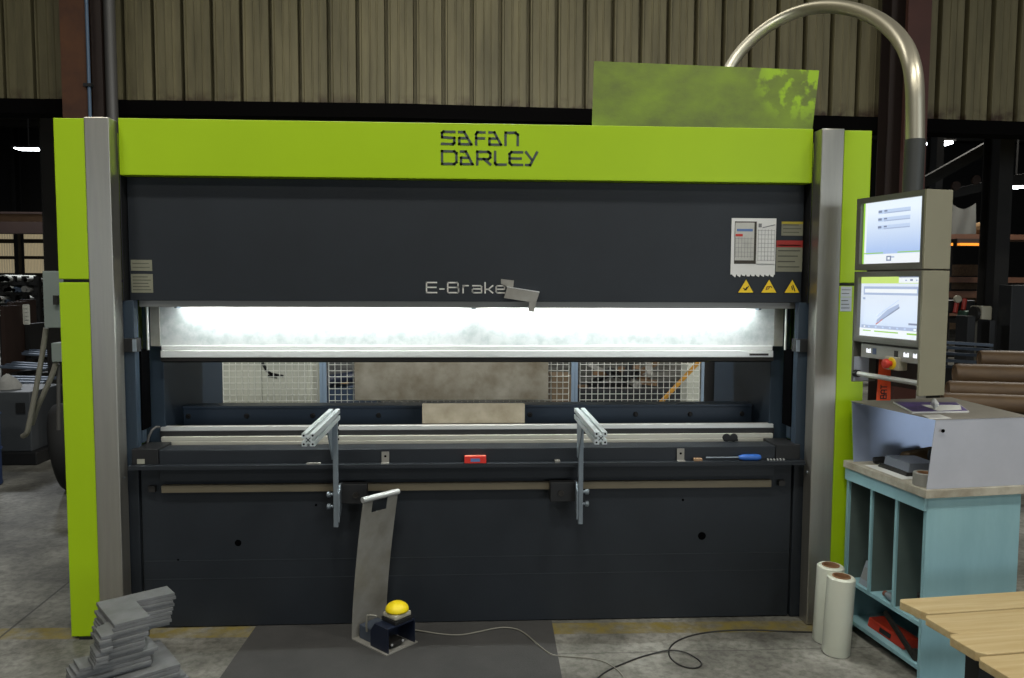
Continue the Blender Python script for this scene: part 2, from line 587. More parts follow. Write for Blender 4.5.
# lettering on the top beam
U = .463 / 822
LET = []
A_ = [[(0, 1), (.42, 1), (1, 0), (0, 0), (0, .5), (.62, .5)]]
rowz = ((2.413, 118 * U * 1.03), (2.322, 122 * U * 1.03))
glyph = {'S': [[(1, 1), (.12, 1), (0, .9), (0, .55), (1, .5), (1, .1), (.9, 0), (0, 0)]], 'A': A_,
         'F': [[(0, 0), (0, .85), (.15, 1), (1, 1)], [(0, .5), (.95, .5)]],
         'N': [[(0, 0), (0, 1), (.82, 1), (1, .85), (1, 0)]],
         'D': [[(0, 0), (0, 1), (.85, 1), (1, .85), (1, .15), (.85, 0), (0, 0)]],
         'R': [[(0, 0), (0, 1), (.85, 1), (1, .88), (1, .55), (.85, .42), (.1, .42)], [(.5, .42), (1, 0)]],
         'L': [[(0, 1), (0, .12), (.12, 0), (1, 0)]],
         'E': [[(1, 1), (.15, 1), (0, .85), (0, .15), (.15, 0), (1, 0)], [(0, .5), (.88, .5)]],
         'Y': [[(0, 1), (.52, .42)], [(1, 1), (.38, 0), (0, 0)]]}
rows = [[('S', 98, 222), ('A', 243, 365), ('F', 385, 475), ('A', 497, 615), ('N', 633, 757)],
        [('D', 98, 240), ('A', 258, 375), ('R', 395, 525), ('L', 545, 655), ('E', 668, 795), ('Y', 808, 920)]]
mb = MB()
sw = .0118
for (zt, h), row in zip(rowz, rows):
    for g, a, b in row:
        x0, x1 = -.158 + (a - 98) * U + sw / 2, -.158 + (b - 98) * U - sw / 2
        for st in glyph[g]:
            mb.stroke([(x0 + p[0] * (x1 - x0), zt - h + sw / 2 + p[1] * (h - sw)) for p in st], (0, .0735, 0), (1, 0, 0), (0, 0, 1), sw, (0, .002, 0))
lab(mb.build('lettering', lettergrey, beam), 'dark grey maker lettering in two lines')
# lettering on the apron
U2 = .000716
g2 = {'E': ((113, 190), 0, [[(1, 1), (0, 1), (0, 0), (1, 0)], [(0, .52), (.95, .52)]]),
      '-': ((205, 240), 0, [[(0, .36), (1, .36)]]),
      'B': ((257, 340), 0, [[(0, 0), (0, 1), (.85, 1), (.95, .9), (.95, .6), (.85, .52), (0, .52)], [(.85, .52), (1, .42), (1, .1), (.9, 0), (0, 0)]]),
      'r': ((362, 405), 0, [[(0, 0), (0, .7)], [(0, .55), (.25, .7), (1, .7)]]),
      'a': ((425, 497), 0, [[(.05, .7), (.85, .7), (1, .6), (1, 0), (.12, 0), (0, .1), (0, .28), (.12, .38), (1, .38)]]),
      'k': ((512, 572), 0, [[(0, 0), (0, 1)], [(0, .35), (.45, .35), (1, .7)], [(.45, .35), (1, 0)]]),
      'e': ((587, 655), 0, [[(0, .36), (1, .36), (1, .58), (.85, .7), (.15, .7), (0, .58), (0, .12), (.15, 0), (.95, 0)]])}
mb = MB()
sw = .0066
for (a, b), _, sts in g2.values():
    x0, x1 = -.234 + (a - 113) * U2 + sw / 2, -.234 + (b - 113) * U2 - sw / 2
    for st in sts:
        mb.stroke([(x0 + p[0] * (x1 - x0), 1.646 + p[1] * .049) for p in st], (0, .1388, 0), (1, 0, 0), (0, 0, 1), sw, (0, .002, 0))
lab(mb.build('lettering', M('pale grey lettering', S(204, 202, 196), .5), apron), 'pale grey model lettering')


def plate_label(x0, x1, z0, z1, y, mat, lines, parent, name='label_plate', mline=None, band=None):
    o = BX(x0, x1, y - .0015, y, z0, z1).build(name, mat, parent)
    m = MB()
    for k in range(lines):
        zz = z1 - (k + .9) * (z1 - z0) / (lines + .8)
        w = (x1 - x0) * (.86 - .25 * random.random())
        m.box(x0 + (x1 - x0) * .07, x0 + (x1 - x0) * .07 + w, y - .0022, y - .0015, zz - (z1 - z0) * .012 - .0008, zz + (z1 - z0) * .012 + .0008)
    if lines:
        m.build('print', mline or ink_dark, o)
    if band:
        BX(x0, x1, y - .0022, y - .0015, z1 - band[0], z1).build('colour_band', band[1], o)
    return o


labpale = M('pale olive label', S(124, 124, 106), .6, var=.1, scale=20)
plate_label(-1.633, -1.535, 1.744, 1.796, .14, labpale, 2, apron)
plate_label(-1.634, -1.533, 1.640, 1.729, .14, labpale, 5, apron)
lab(plate_label(1.527, 1.636, 1.936, 2.005, .14, labpale, 3, apron, band=(.012, M('mustard', S(160, 146, 40), .6))), 'pale plate with mustard top band')
lab(plate_label(1.503, 1.637, 1.757, 1.912, .14, labpale, 5, apron, band=(.034, M('dull red', S(150, 40, 32), .6))), 'pale plate with red top band')
for i, xc in enumerate((1.354, 1.471, 1.589)):
    tr = MB().prism([(-.046, 0), (.046, 0), (0, .078)], (xc, .1385, 1.648), (1, 0, 0), (0, 0, 1), (0, .0015, 0)).build('warning_sign', blackink, apron)
    MB().prism([(-.038, 0), (.038, 0), (0, .064)], (xc, .1375, 1.6525), (1, 0, 0), (0, 0, 1), (0, .001, 0)).build('yellow_field', yellow, tr)
    pic = [[[(-.012, .02), (.0, .012), (.012, .03)], [(-.006, .012), (.004, .024)]],
           [[(-.014, .014), (-.01, .028), (.010, .03), (.014, .024)], [(-.006, .016), (.002, .024)]],
           [[(.004, .036), (.010, .02), (.014, .008)], [(-.002, .03), (.002, .014)]]][i]
    m = MB()
    for st in pic:
        m.stroke(st, (xc, .1368, 1.6535), (1, 0, 0), (0, 0, 1), .005, (0, .0007, 0))
    m.build('pictogram', blackink if i != 1 else M('brown print', S(120, 80, 20), .6), tr)

# light hood, lamps and splash plate
BX(-1.613, 1.624, .172, .180, 1.571, 1.6025).build('lamp_hood', M('satin hood lip', S(150, 150, 146), .5, .4), pb, bevel=.001)
for x0, x1 in ((-1.425, -.035), (.035, 1.425)):
    lp = BX(x0 - .012, x1 + .012, .182, .222, 1.594, 1.624).build('led_lamp', black, pb)
    BX(x0, x1, .188, .216, 1.588, 1.594).build('led_tube', ledglow, lp)
BX(-.011, .011, .182, .231, 1.565, 1.625).build('lamp_bracket', darkblue, pb)
for s in (-1, 1):
    BX(*sorted((s * 1.440, s * 1.452)), .182, .231, 1.565, 1.625).build('lamp_bracket', darkblue, pb)
sp0 = BX(-1.60, 1.60, .27, .28, 1.374, 1.64).build('splash_plate', galv, pb)
for xr in (0,):
    BX(xr - .003, xr + .003, .236, .27, 1.47, 1.60).build('shade_rib', galv, sp0)  # rib added to shade a wedge on the plate between the lamps
for s in (-1, 1):
    BX(*sorted((s * 1.555, s * 1.60)), .262, .27, 1.374, 1.60).build('splash_plate_end', rawsteel, pb)

# punch clamp, punch, die
mb = BX(-1.548, 1.546, .258, .30, 1.354, 1.376).box(-1.548, 1.546, .246, .30, 1.318, 1.3525)
clampo = mb.build('punch_clamp', alu, pb, bevel=.0025)
MB().prism([(.252, 1.3175), (.298, 1.3175), (.294, 1.305), (.284, 1.290), (.254, 1.300)], (-1.55, 0, 0), (0, 1, 0), (0, 0, 1), (3.1, 0, 0)).build('punch', toolsteel, pb)
BX(1.42, 1.52, .2445, .246, 1.327, 1.338).build('maker_plate', toolsteel, clampo)
MB().prism([(.285, .90), (.335, .90), (.335, .962), (.316, .962), (.31, .952), (.304, .962), (.285, .962)], (-1.572, 0, 0), (0, 1, 0), (0, 0, 1), (3.144, 0, 0)).build('die', alu, pb)
BX(-1.57, 1.57, .268, .35, .905, .9445).build('die_holder', black, pb)
mb = BX(-1.557, 1.557, .248, .30, .897, .9195).box(-1.557, 1.557, .244, .30, .860, .8955)
dc = mb.build('die_clamp', alu_d, pb, bevel=.002)
BX(1.40, 1.52, .2445, .246, .874, .887).build('maker_plate', toolsteel, dc)
kk = MB()
for dx in (-.05, -.012):
    kk.lathe((1.36 + dx, .246, .90), [(0, .006), (.02, .006), (.022, 0)], (0, -1, 0), 14)
kk.box(1.295, 1.37, .242, .246, .882, .893)
kk.build('clamp_lever', black, dc)
BX(-1.50, 1.50, .072, .20, .738, .889).build('table', dark, pb, bevel=.002)
BX(-1.565, 1.565, .30, .55, .60, .90).build('table_core', black, pb)

# work shelf, lower panel, slotted rail
mb = BX(-1.60, 1.628, .03, .21, .815, .823).box(-1.60, 1.628, .03, .036, .770, .815)
BX(-1.632, 1.640, .03, .098, .815, .823).box(-1.632, 1.640, .03, .036, .803, .815).build('work_shelf', dark, pb, bevel=.0015)
lower = BX(-1.603, 1.603, .11, .135, .006, .80).build('lower_panel', dark, pb, bevel=.002)
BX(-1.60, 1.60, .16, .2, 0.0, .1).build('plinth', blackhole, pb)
BX(-1.60, 1.60, .1085, .11, .334, .338).box(-1.60, 1.60, .1085, .11, .243, .247).build('weld_seam', M('seam paint', S(38, 43, 48), .5), lower)
for (u, v, r) in ((238, 543, .016), (702, 536, .02), (683, 500, .006), (316, 505, .006), (178, 560, .005)):
    p = at(u, v, .108)
    MB().lathe((p.x, .1085, p.z), [(0, 0), (r, 0), (r, .003)], (0, 1, 0), 16).build('hole', blackhole, lower)
RZ = .6985
mb = MB().prism([(-.0175, 0), (.0175, 0), (.0175, -.03), (.0055, -.03), (.0055, -.018), (-.0055, -.018), (-.0055, -.03), (-.0175, -.03)], (-1.497, .11, RZ), (0, 0, 1), (0, 1, 0), (2.986, 0, 0))
mb = MB().prism([(-.0175, 0), (.0175, 0), (.0175, -.03), (-.0175, -.03)], (-1.497, .11, RZ), (0, 0, 1), (0, 1, 0), (2.986, 0, 0))
lab(mb.build('slotted_rail', M('dull beige rail', S(108, 100, 82), .5, .2, var=.15, scale=6, stretch=(.5, 4, 4)), pb, bevel=.001), 'beige front rail')
for s in (-1, 1):
    BX(*sorted((s * 1.53, s * 1.56)), .085, .11, RZ - .014, RZ + .014).build('rail_stop', toolsteel, pb)

# back gauge beam with bolts
bg = BX(-1.556, 1.556, .56, .61, .84, 1.014).box(-1.556, 1.556, .548, .66, 1.014, 1.028).build('back_gauge_beam', M('navy grey beam', S(56, 70, 86), .4), pb, bevel=.002)
for x in (-1.53, -1.221, -.869, -.515, -.16, .312, .60, .90, 1.206, 1.50):
    MB().lathe((x, .56, .972), [(0, .014), (.009, .014), (.010, .006), (.014, .004), (.014, 0)], (0, -1, 0), 10).build('bolt', toolsteel, bg)
BX(-1.575, 1.575, 1.1, 1.2, .3, .80).build('rear_cross_member', darkblue, pb)
# sensor cable at die end
MB().tube([at(160, 427, .25), at(156, 427, .24), at(152, 430, .22), at(149, 436, .21), at(146.5, 446, .21)], .006, 8).build('sensor_cable', pipe_grey, pb, smooth=50)
BX(-1.60, -1.565, .063, .066, .827, .85).build('label_plate', whitelabel, pb)
# paper labels on the right green panel
plate_label(1.775, 1.83, 1.635, 1.685, .006, M('pale blue label', S(186, 194, 204), .6), 2, pb)
plate_label(1.775, 1.83, 1.565, 1.633, .006, M('pale blue label b', S(180, 188, 200), .6), 3, pb)

# ------------------------------------------------------------------ papers on the machine
sl = tag(BX(1.274, 1.499, .1375, .1395, 1.742, 2.02).build('document_sleeve', paper), 'torn white edged document sleeve fixed to dark upper apron', 'document holder')
BX(1.290, 1.400, .1365, .1375, 1.795, 2.004).build('dark_window', M('dark card', S(58, 54, 46), .7), sl)
mb = MB()
for k in range(9):
    x = 1.28 + k * .024
    mb.add([(x, .1372, 1.746), (x + .024, .1372, 1.746), (x + .018, .1362, 1.735 - .008 * random.random()), (x + .004, .136, 1.738 - .006 * random.random())], [(0, 1, 2, 3)])
mb.build('torn_edge', paper, sl)
p1 = tag(BX(1.292, 1.388, .1345, .136, 1.812, 1.998).build('printed_sheet', paper_d), 'printed sheet with blue header, left one in the sleeve', 'paper sheet')
BX(1.30, 1.38, .1338, .1345, 1.955, 1.967).build('header', ink_blue, p1)
BX(1.294, 1.33, .1338, .1345, 1.93, 1.942).build('red_mark', ink_red, p1)
mb = MB()
for k in range(6):
    mb.box(1.294 + k * .0155, 1.2955 + k * .0155, .1338, .1345, 1.825, 1.925)
for k in range(5):
    mb.box(1.294, 1.386, .1338, .1345, 1.83 + k * .022, 1.8315 + k * .022)
mb.build('table_lines', ink, p1)
p2 = tag(BX(1.402, 1.496, .133, .1345, 1.796, 2.004).build('printed_sheet', paper), 'whiter gridded printed sheet, right one in the sleeve', 'paper sheet')
mb = MB()
for k in range(6):
    mb.box(1.408 + k * .0165, 1.4095 + k * .0165, .1323, .133, 1.81, 1.965)
for k in range(8):
    mb.box(1.406, 1.492, .1323, .133, 1.812 + k * .021, 1.8135 + k * .021)
mb.box(1.408, 1.424, .1323, .133, 1.975, 1.994)
mb.stroke([(1.43, 1.974), (1.49, 1.988)], (0, .1323, 0), (1, 0, 0), (0, 0, 1), .004, (0, .0007, 0))
mb.build('grid_print', ink, p2)

# bent bracket stuck on the apron over the lettering
t = thing('bent_bracket', 'small folded steel bracket stuck on apron over the last letter', 'bracket', (.23, .13, 1.6))


def A2(u, v, y=.12):
    return at(u, v, y)


qbox([A2(507, 287, .10), A2(539.5, 292.5, .10), A2(536, 303, .10), A2(504, 298, .10)], (0, .004, 0)).build('web', rawsteel, t)
MB().hexa([A2(507, 286.5, .10), A2(539.5, 291.5, .10), A2(539.5, 292.5, .10), A2(507, 287.5, .10)], [v + Vector((0, .038, 0)) for v in (A2(507, 286.5, .10), A2(539.5, 291.5, .10), A2(539.5, 292.5, .10), A2(507, 287.5, .10))]).build('flange', alu, t)
qbox([A2(501, 279, .136), A2(514, 280.5, .136), A2(513, 289, .136), A2(501, 284, .136)], (0, .003, 0)).build('upper_tab', rawsteel, t)
qbox([A2(529.5, 301, .10), A2(536.5, 302.5, .10), A2(534, 312.5, .10), A2(528, 311, .10)], (0, .004, 0)).build('lower_tab', rawsteel, t)


# ------------------------------------------------------------------ support arms
def support_arm(s, xa, label):
    # s = side of the knobs; -1 left arm, +1 right arm
    t = thing('support_arm', label, 'support arm', (xa, 0, .53), 'aluminium support arms on the front rail')
    h, sl_, d = .0255, .006, .011
    out = [(-h, -h), (-sl_, -h), (-sl_, -h + d), (sl_, -h + d), (sl_, -h), (h, -h), (h, -sl_), (h - d, -sl_), (h - d, sl_), (h, sl_), (h, h), (sl_, h), (sl_, h - d), (-sl_, h - d), (-sl_, h), (-h, h), (-h, sl_), (-h + d, sl_), (-h + d, -sl_), (-h, -sl_)]
    zc = 1.0695
    arm = MB().prism(out, (xa, -.60, zc), (1, 0, 0), (0, 0, 1), (0, .62, 0)).build('profile_arm', arm_alu, t)
    m = MB()
    for a in (-1, 1):
        for b in (-1, 1):
            m.lathe((xa + a * .0175, -.6005, zc + b * .0175), [(.0045, .003), (.0045, 0), (0, 0)], (0, 1, 0), 8)
    m.stroke([(-.008, -.008), (.008, .008)], (xa, -.6012, zc), (1, 0, 0), (0, 0, 1), .003, (0, .0012, 0))
    m.stroke([(-.008, .008), (.008, -.008)], (xa, -.6012, zc), (1, 0, 0), (0, 0, 1), .003, (0, .0012, 0))
    m.build('end_slots', blackhole, arm)
    xp = xa + s * -.006 if s < 0 else xa + .004
    post = BX(xp - .010, xp + .012, -.024, .006, .535, 1.045).build('post', zinc, t, bevel=.002)
    # tapered head under the arm
    MB().prism([(-.16, 1.044), (.016, 1.044), (.006, .86), (-.022, .86)], (xp - .016, 0, 0), (0, 1, 0), (0, 0, 1), (.006, 0, 0)).build('head_plate', zinc, t)
    m = MB()
    for k in range(4):
        m.lathe((xp - s * .0125 + (.001), -.006, 1.02 - k * .022), [(0, .004), (.005, .004), (.005, 0)], (-s, 0, 0), 8)
    m.build('hole_row', blackhole, post)
    # foot bracket to the clamp block
    xb = xp - s * .016
    MB().prism([(-.03, .56), (.026, .60), (.079, .64), (.079, .725), (.02, .735), (-.03, .70)], (xb - .004, 0, 0), (0, 1, 0), (0, 0, 1), (.008, 0, 0)).build('bracket_plate', zinc, t, bevel=.001)
    for z in (.69, .632):
        x1 = xp + s * .013
        MB().lathe((x1, -.008, z), [(.007, 0), (.007, .012), (.013, .013), (.014, .026), (.008, .03), (0, .03)], (s, 0, 0), 12).build('clamp_bolt', zinc, t)
    # block on the rail
    x0, x1 = sorted((xb - s * .004, xb - s * .125))
    blk = BX(x0, x1, .028, .079, .632, .728).build('clamp_block', black, t, bevel=.003)
    MB().lathe(((x0 + x1) / 2 + s * -.008, .028, .674), [(.016, 0), (.015, .007), (.009, .007), (.009, .004), (0, .004)], (0, -1, 0), 14).build('block_bolt', toolsteel, blk)
    return t


support_arm(-1, -.660, 'aluminium support arm on a thin post, left of the foot pedal plate')
support_arm(1, .509, 'aluminium support arm on thin post, the one over bare concrete, right of pedal')

# ------------------------------------------------------------------ work pieces and odds and ends
tag(qbox([(-.266, .352, .9625), (.268, .352, .9625), (.268, .352, 1.068), (-.266, .352, 1.068)], (0, .003, 0)).build('steel_workpiece', rustysheet), 'stained bare steel strip standing on the die in the middle', 'metal sheet')
t = thing('steel_sheet', 'large stained grey sheet hanging in front of the wire fence', 'metal sheet', (-.14, 1.86, .85))
qbox([(-.829, 1.845, .865), (.543, 1.845, .865), (.543, 1.845, 1.30), (-.829, 1.845, 1.30)], (0, .004, 0)).build('plate', rustysheet, t)
for x in (-.6, .3):
    MB().tube([(x, 1.84, 1.29), (x, 1.84, 1.33), (x, 1.9, 1.345), (x, 1.915, 1.33)], .004, 8).build('hook', zinc, t)
gs = [(.596, .3, 2.4485), (1.735, .3, 2.4485), (1.765, .3, 2.787), (.604, .3, 2.811)]
tag(qbox(gs, (0, .004, 0)).build('green_sheet', green_sheet), 'blotchy weathered green sheet standing on top of the machine', 'metal sheet')
SH = .8235
t = tag(BX(-.045, .060, .034, .064, SH, .858).build('small_carton', redbox, bevel=.002), 'small red carton on the machine shelf', 'box')
BX(-.015, .03, .0332, .034, SH + .008, SH + .024).build('print', ink_blue, t)
BX(-.04, .055, .04, .06, .858, .8588).build('top_flap', M('pale red carton', S(226, 130, 110), .7), t)


def clip(x, h, lbl, w=.036):
    o = thing('bracket_clip', lbl, 'bracket', (x, .06, SH))
    BX(x - w / 2, x + w / 2, .06, .064, SH, SH + h).build('upright_tab', rawsteel, o)
    BX(x - w / 2, x + w / 2, .034, .06, SH, SH + .004).build('foot_tab', rawsteel, o)
    MB().lathe((x, .0595, SH + h * .6), [(0, 0), (.006, 0), (.006, .001)], (0, 1, 0), 8).build('hole', blackhole, o)


clip(-.427, .055, 'grey angle clip on the shelf, left of the red carton')
clip(1.02, .06, 'grey angle clip on the shelf near the blue screwdriver')
tag(BX(-.80, -.735, .04, .06, SH, SH + .006).build('steel_offcut', rawsteel), 'thin flat steel offcut on the shelf beside the left support arm', 'offcut')
tag(BX(.395, .42, .04, .07, SH, SH + .01).build('steel_offcut', rawsteel), 'tiny steel offcut on the shelf left of the right support arm', 'offcut')
tag(BX(1.085, 1.125, .045, .07, SH, SH + .012).build('steel_offcut', M('rusty offcut', S(150, 120, 90), .6)), 'small rusty offcut lying at the tip of the screwdriver', 'offcut')
t = thing('screwdriver', 'blue handled screwdriver lying on the machine shelf', 'screwdriver', (1.36, .06, SH))
MB().tube([(1.31, .052, SH + .016), (1.33, .052, SH + .016), (1.40, .052, SH + .016), (1.418, .052, SH + .016)], .014, 12, radii=[.009, .015, .016, .011]).build('handle', blueplastic, t, smooth=50)
MB().tube([(1.145, .052, SH + .016), (1.31, .052, SH + .016)], .0035, 8).build('shaft', zinc, t, smooth=50)
for k in range(6):
    tag(MB().tube([(1.455 + k * .016, .046, SH + .0045), (1.46 + k * .016, .066, SH + .0045)], .004, 8, radii=[.0045, .003]).build('screw', alu, smooth=50), 'small pale screw lying in a row at the right end of the machine shelf', 'screw', 'loose screws on the shelf')

# ------------------------------------------------------------------ control pendant
w_ = Vector((-.2183, .9759, 0))
d_ = Vector((.9759, .2183, 0))
N0 = Vector((1.826, -.600, 0))
WID, DEP = .408, .132
cp_ = thing('control_pendant', 'grey operator console with two lit screens hanging from curved pipe', 'console', (1.86, -.38, 1.235))


def pt(a, b, z):      # a along width from near corner, b depth
    q = N0 + w_ * a + d_ * b
    return Vector((q.x, q.y, z))


def pbox(a0, a1, b0, b1, z0, z1, m=None):
    m = m or MB()
    return m.hexa([pt(a0, b0, z0), pt(a0, b1, z0), pt(a1, b1, z0), pt(a1, b0, z0)], [pt(a0, b0, z1), pt(a0, b1, z1), pt(a1, b1, z1), pt(a1, b0, z1)])


ZT, ZS, ZL, ZB = 2.082, 1.756, 1.436, 1.236
lab(pbox(0, .012, 0, DEP, ZB, ZS - .003).build('side_cheek', pend, cp_, bevel=.002), 'bronze grey flank')
lab(pbox(0, .012, 0, DEP, ZS + .003, ZT).build('side_cheek', pend, cp_, bevel=.002), 'bronze grey flank')
pbox(WID - .012, WID, 0, DEP, ZB + .012, ZS - .003).build('side_cheek', pendfront, cp_, bevel=.002)
pbox(.012, WID, .03, DEP, ZS + .003, ZT).build('monitor_housing', pendfront, cp_)
pbox(.012, WID - .012, .03, DEP, ZL, ZS - .003).build('monitor_housing', pendfront, cp_)
for z0, z1 in ((ZS + .003, ZT), (ZL, ZS - .003)):
    m = MB()
    pbox(.012, WID, 0, .03, z1 - .024, z1, m)
    pbox(.012, WID, 0, .03, z0, z0 + .028, m)
    pbox(.012, .024, 0, .03, z0 + .028, z1 - .024, m)
    pbox(WID - .026, WID, 0, .03, z0 + .028, z1 - .024, m)
    m.build('screen_frame', pendfront, cp_)


def screen_mat(name, top, bot, zlo, zhi, strength):
    m = bpy.data.materials.new(name)
    m.use_nodes = True
    nt = m.node_tree
    b = nt.nodes['Principled BSDF']
    b.inputs['Base Color'].default_value = (.02, .02, .02, 1)
    b.inputs['Roughness'].default_value = .25
    tc = nt.nodes.new('ShaderNodeTexCoord')
    sx = nt.nodes.new('ShaderNodeSeparateXYZ')
    nt.links.new(tc.outputs['Generated'], sx.inputs[0])
    r = nt.nodes.new('ShaderNodeValToRGB')
    r.color_ramp.elements[0].position = zlo
    r.color_ramp.elements[0].color = bot
    r.color_ramp.elements[1].position = zhi
    r.color_ramp.elements[1].color = top
    nt.links.new(sx.outputs[2], r.inputs['Fac'])
    nt.links.new(r.outputs['Color'], b.inputs['Emission Color'])
    b.inputs['Emission Strength'].default_value = strength
    return m


def glow(name, c, s=1.):
    return M(name, (.01, .01, .01, 1), .4, emit=c, strength=s)


gw, gb, gg, gd, gr, glb = (glow('screen white', S(240, 246, 250)), glow('screen steel blue', S(170, 186, 216)), glow('screen green', S(150, 206, 70)), glow('screen dark', S(128, 140, 168)),
                           glow('screen red', S(200, 90, 70)), glow('screen pale blue', S(196, 214, 242)))
sa0, sa1 = .024, WID - .026


def scr(z0, z1, mat):
    o = pbox(sa0, sa1, .018, .0285, z0 + .028, z1 - .024).build('screen', mat, cp_)
    return o


def gfx(o, z0, z1, items):
    # items: (u0,u1,v0,v1,mat) u from left (far) to right (near), v from bottom
    Z0, Z1 = z0 + .028, z1 - .024
    for i, (u0, u1, v0, v1, mt) in enumerate(items):
        a0, a1 = sa1 - u1 * (sa1 - sa0), sa1 - u0 * (sa1 - sa0)
        pbox(a0, a1, .0172 - .00004 * i, .018, Z0 + v0 * (Z1 - Z0), Z0 + v1 * (Z1 - Z0)).build('screen_graphic', mt, o)


so = scr(ZS + .003, ZT, screen_mat('upper display', S(232, 243, 252), S(172, 196, 236), .2, .85, 1.05))
it = [(0, 1, 0, .155, gw), (0, .03, 0, 1, gg), (.03, .06, .155, 1, gw), (.03, .36, .165, .18, gg), (.6, 1, .165, .18, gg), (.42, .5, .04, .12, gd), (.44, .48, .06, .10, gw), (.5, .55, .09, .11, gb), (.96, 1, .155, 1, gw)]
for k in range(3):
    v = .80 - k * .125
    it += [(.26, .78, v, v + .065, glb), (.36, .78, v, v + .018, gb), (.26, .32, v + .02, v + .055, gd), (.36, .41, v + .03, v + .055, gd)]
gfx(so, ZS + .003, ZT, it)
so = scr(ZL, ZS - .003, screen_mat('lower display', S(226, 236, 248), S(206, 222, 246), .1, .7, 1.0))
it = [(0, 1, .89, 1, glow('screen lime', S(200, 226, 120))), (.64, 1, .9, .985, gw), (.64, 1, .985, 1, gd), (.74, .77, .93, .95, gb), (.82, .86, .93, .96, gd), (.91, .93, .93, .95, gb),
      (.05, .96, .70, .84, gb), (.07, .93, .735, .80, gw), (.04, .08, .62, .655, gb), (.03, .98, .135, .19, gb), (.07, .1, .15, .175, gw), (.9, .94, .145, .175, gw), (0, 1, 0, .135, gw),
      (.26, .66, .08, .1, gg), (.06, .2, .085, .1, gg), (.8, .98, .075, .1, gg), (.82, .95, .23, .26, gd)]
for k in range(6):
    it.append((.15 + k * .12, .18 + k * .12, .15, .175, glb))
gfx(so, ZL, ZS - .003, it)
# bent-part drawing on the lower display
Z0, Z1 = ZL + .028, ZS - .027


def sp_(u, v):
    a = sa1 - u * (sa1 - sa0)
    return pt(a, .0150, Z0 + v * (Z1 - Z0))


for nm, pts_, mt in (('screen_drawing', [(.30, .22), (.66, .50), (.66, .56), (.48, .46), (.30, .28)], gb), ('screen_drawing', [(.29, .20), (.40, .29), (.40, .31), (.29, .22)], gr),
                     ('screen_drawing', [(.40, .29), (.67, .49), (.67, .52), (.40, .31)], gd), ('screen_drawing', [(.30, .33), (.66, .62), (.66, .63), (.30, .35)], glb)):
    P = [sp_(*p) for p in pts_]
    nn = len(P)
    MB().add(P + [p + d_ * .001 for p in P], [list(range(nn)), [nn + i for i in range(nn)][::-1]] + [[i, (i + 1) % nn, nn + (i + 1) % nn, nn + i] for i in range(nn)]).build(nm, mt, so)

# control strip with keys, emergency stop, grip bar
cs = pbox(.012, WID - .045, .012, .05, 1.366, 1.428).build('control_strip', M('grey key strip', S(150, 150, 144), .5, .3), cp_, bevel=.002)
pbox(WID - .045, WID - .012, .09, .095, 1.366, 1.436).build('recess_shade', blackhole, cp_)  # black sheet painted in for the shade on the inner far cheek
for a0, w0 in ((.30, .03), (.075, .032), (.030, .022)):
    m = MB()
    for k in range(3):
        pbox(a0 + k * w0 / 3, a0 + k * w0 / 3 + w0 / 5, .0108, .012, 1.39, 1.408 - .004 * (k % 2), m)
    m.build('lit_key', whiteglow, cs)
for a0 in (.265, .135):
    pbox(a0, a0 + .022, .0105, .012, 1.385, 1.412).build('key', M('blue key', S(84, 96, 128), .5) if a0 > .2 else toolsteel, cs)
ep = pbox(.12, .20, .002, .05, 1.328, 1.385).build('stop_plate', greyplastic, cp_, bevel=.004)
ec = pt(.160, .002, 1.356)
MB().lathe(ec, [(.0, .004), (.024, .004), (.027, 0)], tuple(-d_), 24).build('yellow_ring', yellow, ep, smooth=40)
MB().lathe(ec, [(.012, 0), (.012, .022), (.021, .024), (.021, .034), (.016, .04), (0, .041)], tuple(-d_), 20).build('stop_button', M('red mushroom', S(196, 48, 30), .4), ep, smooth=40)
gbm = MB()
gbm.tube([pt(WID - .012, .012, 1.288), pt(.012, .012, 1.288)], .0115, 14)
gbm.build('grip_bar', alu, cp_, smooth=40)
MB().tube([pt(WID - .035, .012, 1.288), pt(WID - .012, .012, 1.288)], .017, 14).build('grip_collar', black, cp_, smooth=40)
pbox(.02, WID - .02, .118, .130, 1.24, 1.436).build('back_panel', darkbrown, cp_)
lab(pbox(WID - .014, WID - .012, .004, .085, 1.252, 1.365).build('end_plate', M('pale inner plate', S(190, 200, 216), .5), cp_), 'pale inner end plate')
# swing pipe
D = lambda u, v, dd: at(u + .4 * (u > 880), v, dd - 3.7247)
path = [D(914.8, 142, 3.32), D(914.8, 110, 3.32), D(914.5, 85, 3.32), D(912, 66, 3.36), D(906.5, 49, 3.46), D(897, 35, 3.62), D(884, 23, 3.85), D(868, 14, 4.12), D(850, 8.2, 4.4), D(829, 6.2, 4.65), D(808, 8.5, 4.85),
        D(786, 16, 5.0), D(766, 27.5, 5.1), D(748, 43, 5.16), D(733, 61, 5.2), D(723, 82, 5.2)]


def smoothpath(P, it=2):
    for _ in range(it):
        Q = [P[0]]
        for a, b in zip(P[:-1], P[1:]):
            Q += [a * .75 + b * .25, a * .25 + b * .75]
        P = Q + [P[-1]]
    return P


low = path[-1]
path += [Vector((low.x - .02, low.y, low.z - .35)), Vector((low.x - .02, low.y, 2.0))]
lab(MB().tube(smoothpath(path), .0375, 24).build('swing_pipe', M('satin tube', S(196, 190, 170), .4, .8), cp_, smooth=60), 'polished steel curved pipe')
tp = path[0]
MB().tube([Vector((tp.x, tp.y, tp.z + .01)), Vector((tp.x - .004, tp.y, ZT))], .0405, 24).build('pipe_sleeve', M('dark sleeve', S(58, 60, 58), .5), cp_, smooth=60)
# rear pillar carrying the pipe (behind the machine)
MB().tube([Vector((low.x - .02, low.y, 0)), Vector((low.x - .02, low.y, 2.05))], .06, 20).build('pillar', darksteel, cp_, smooth=60)

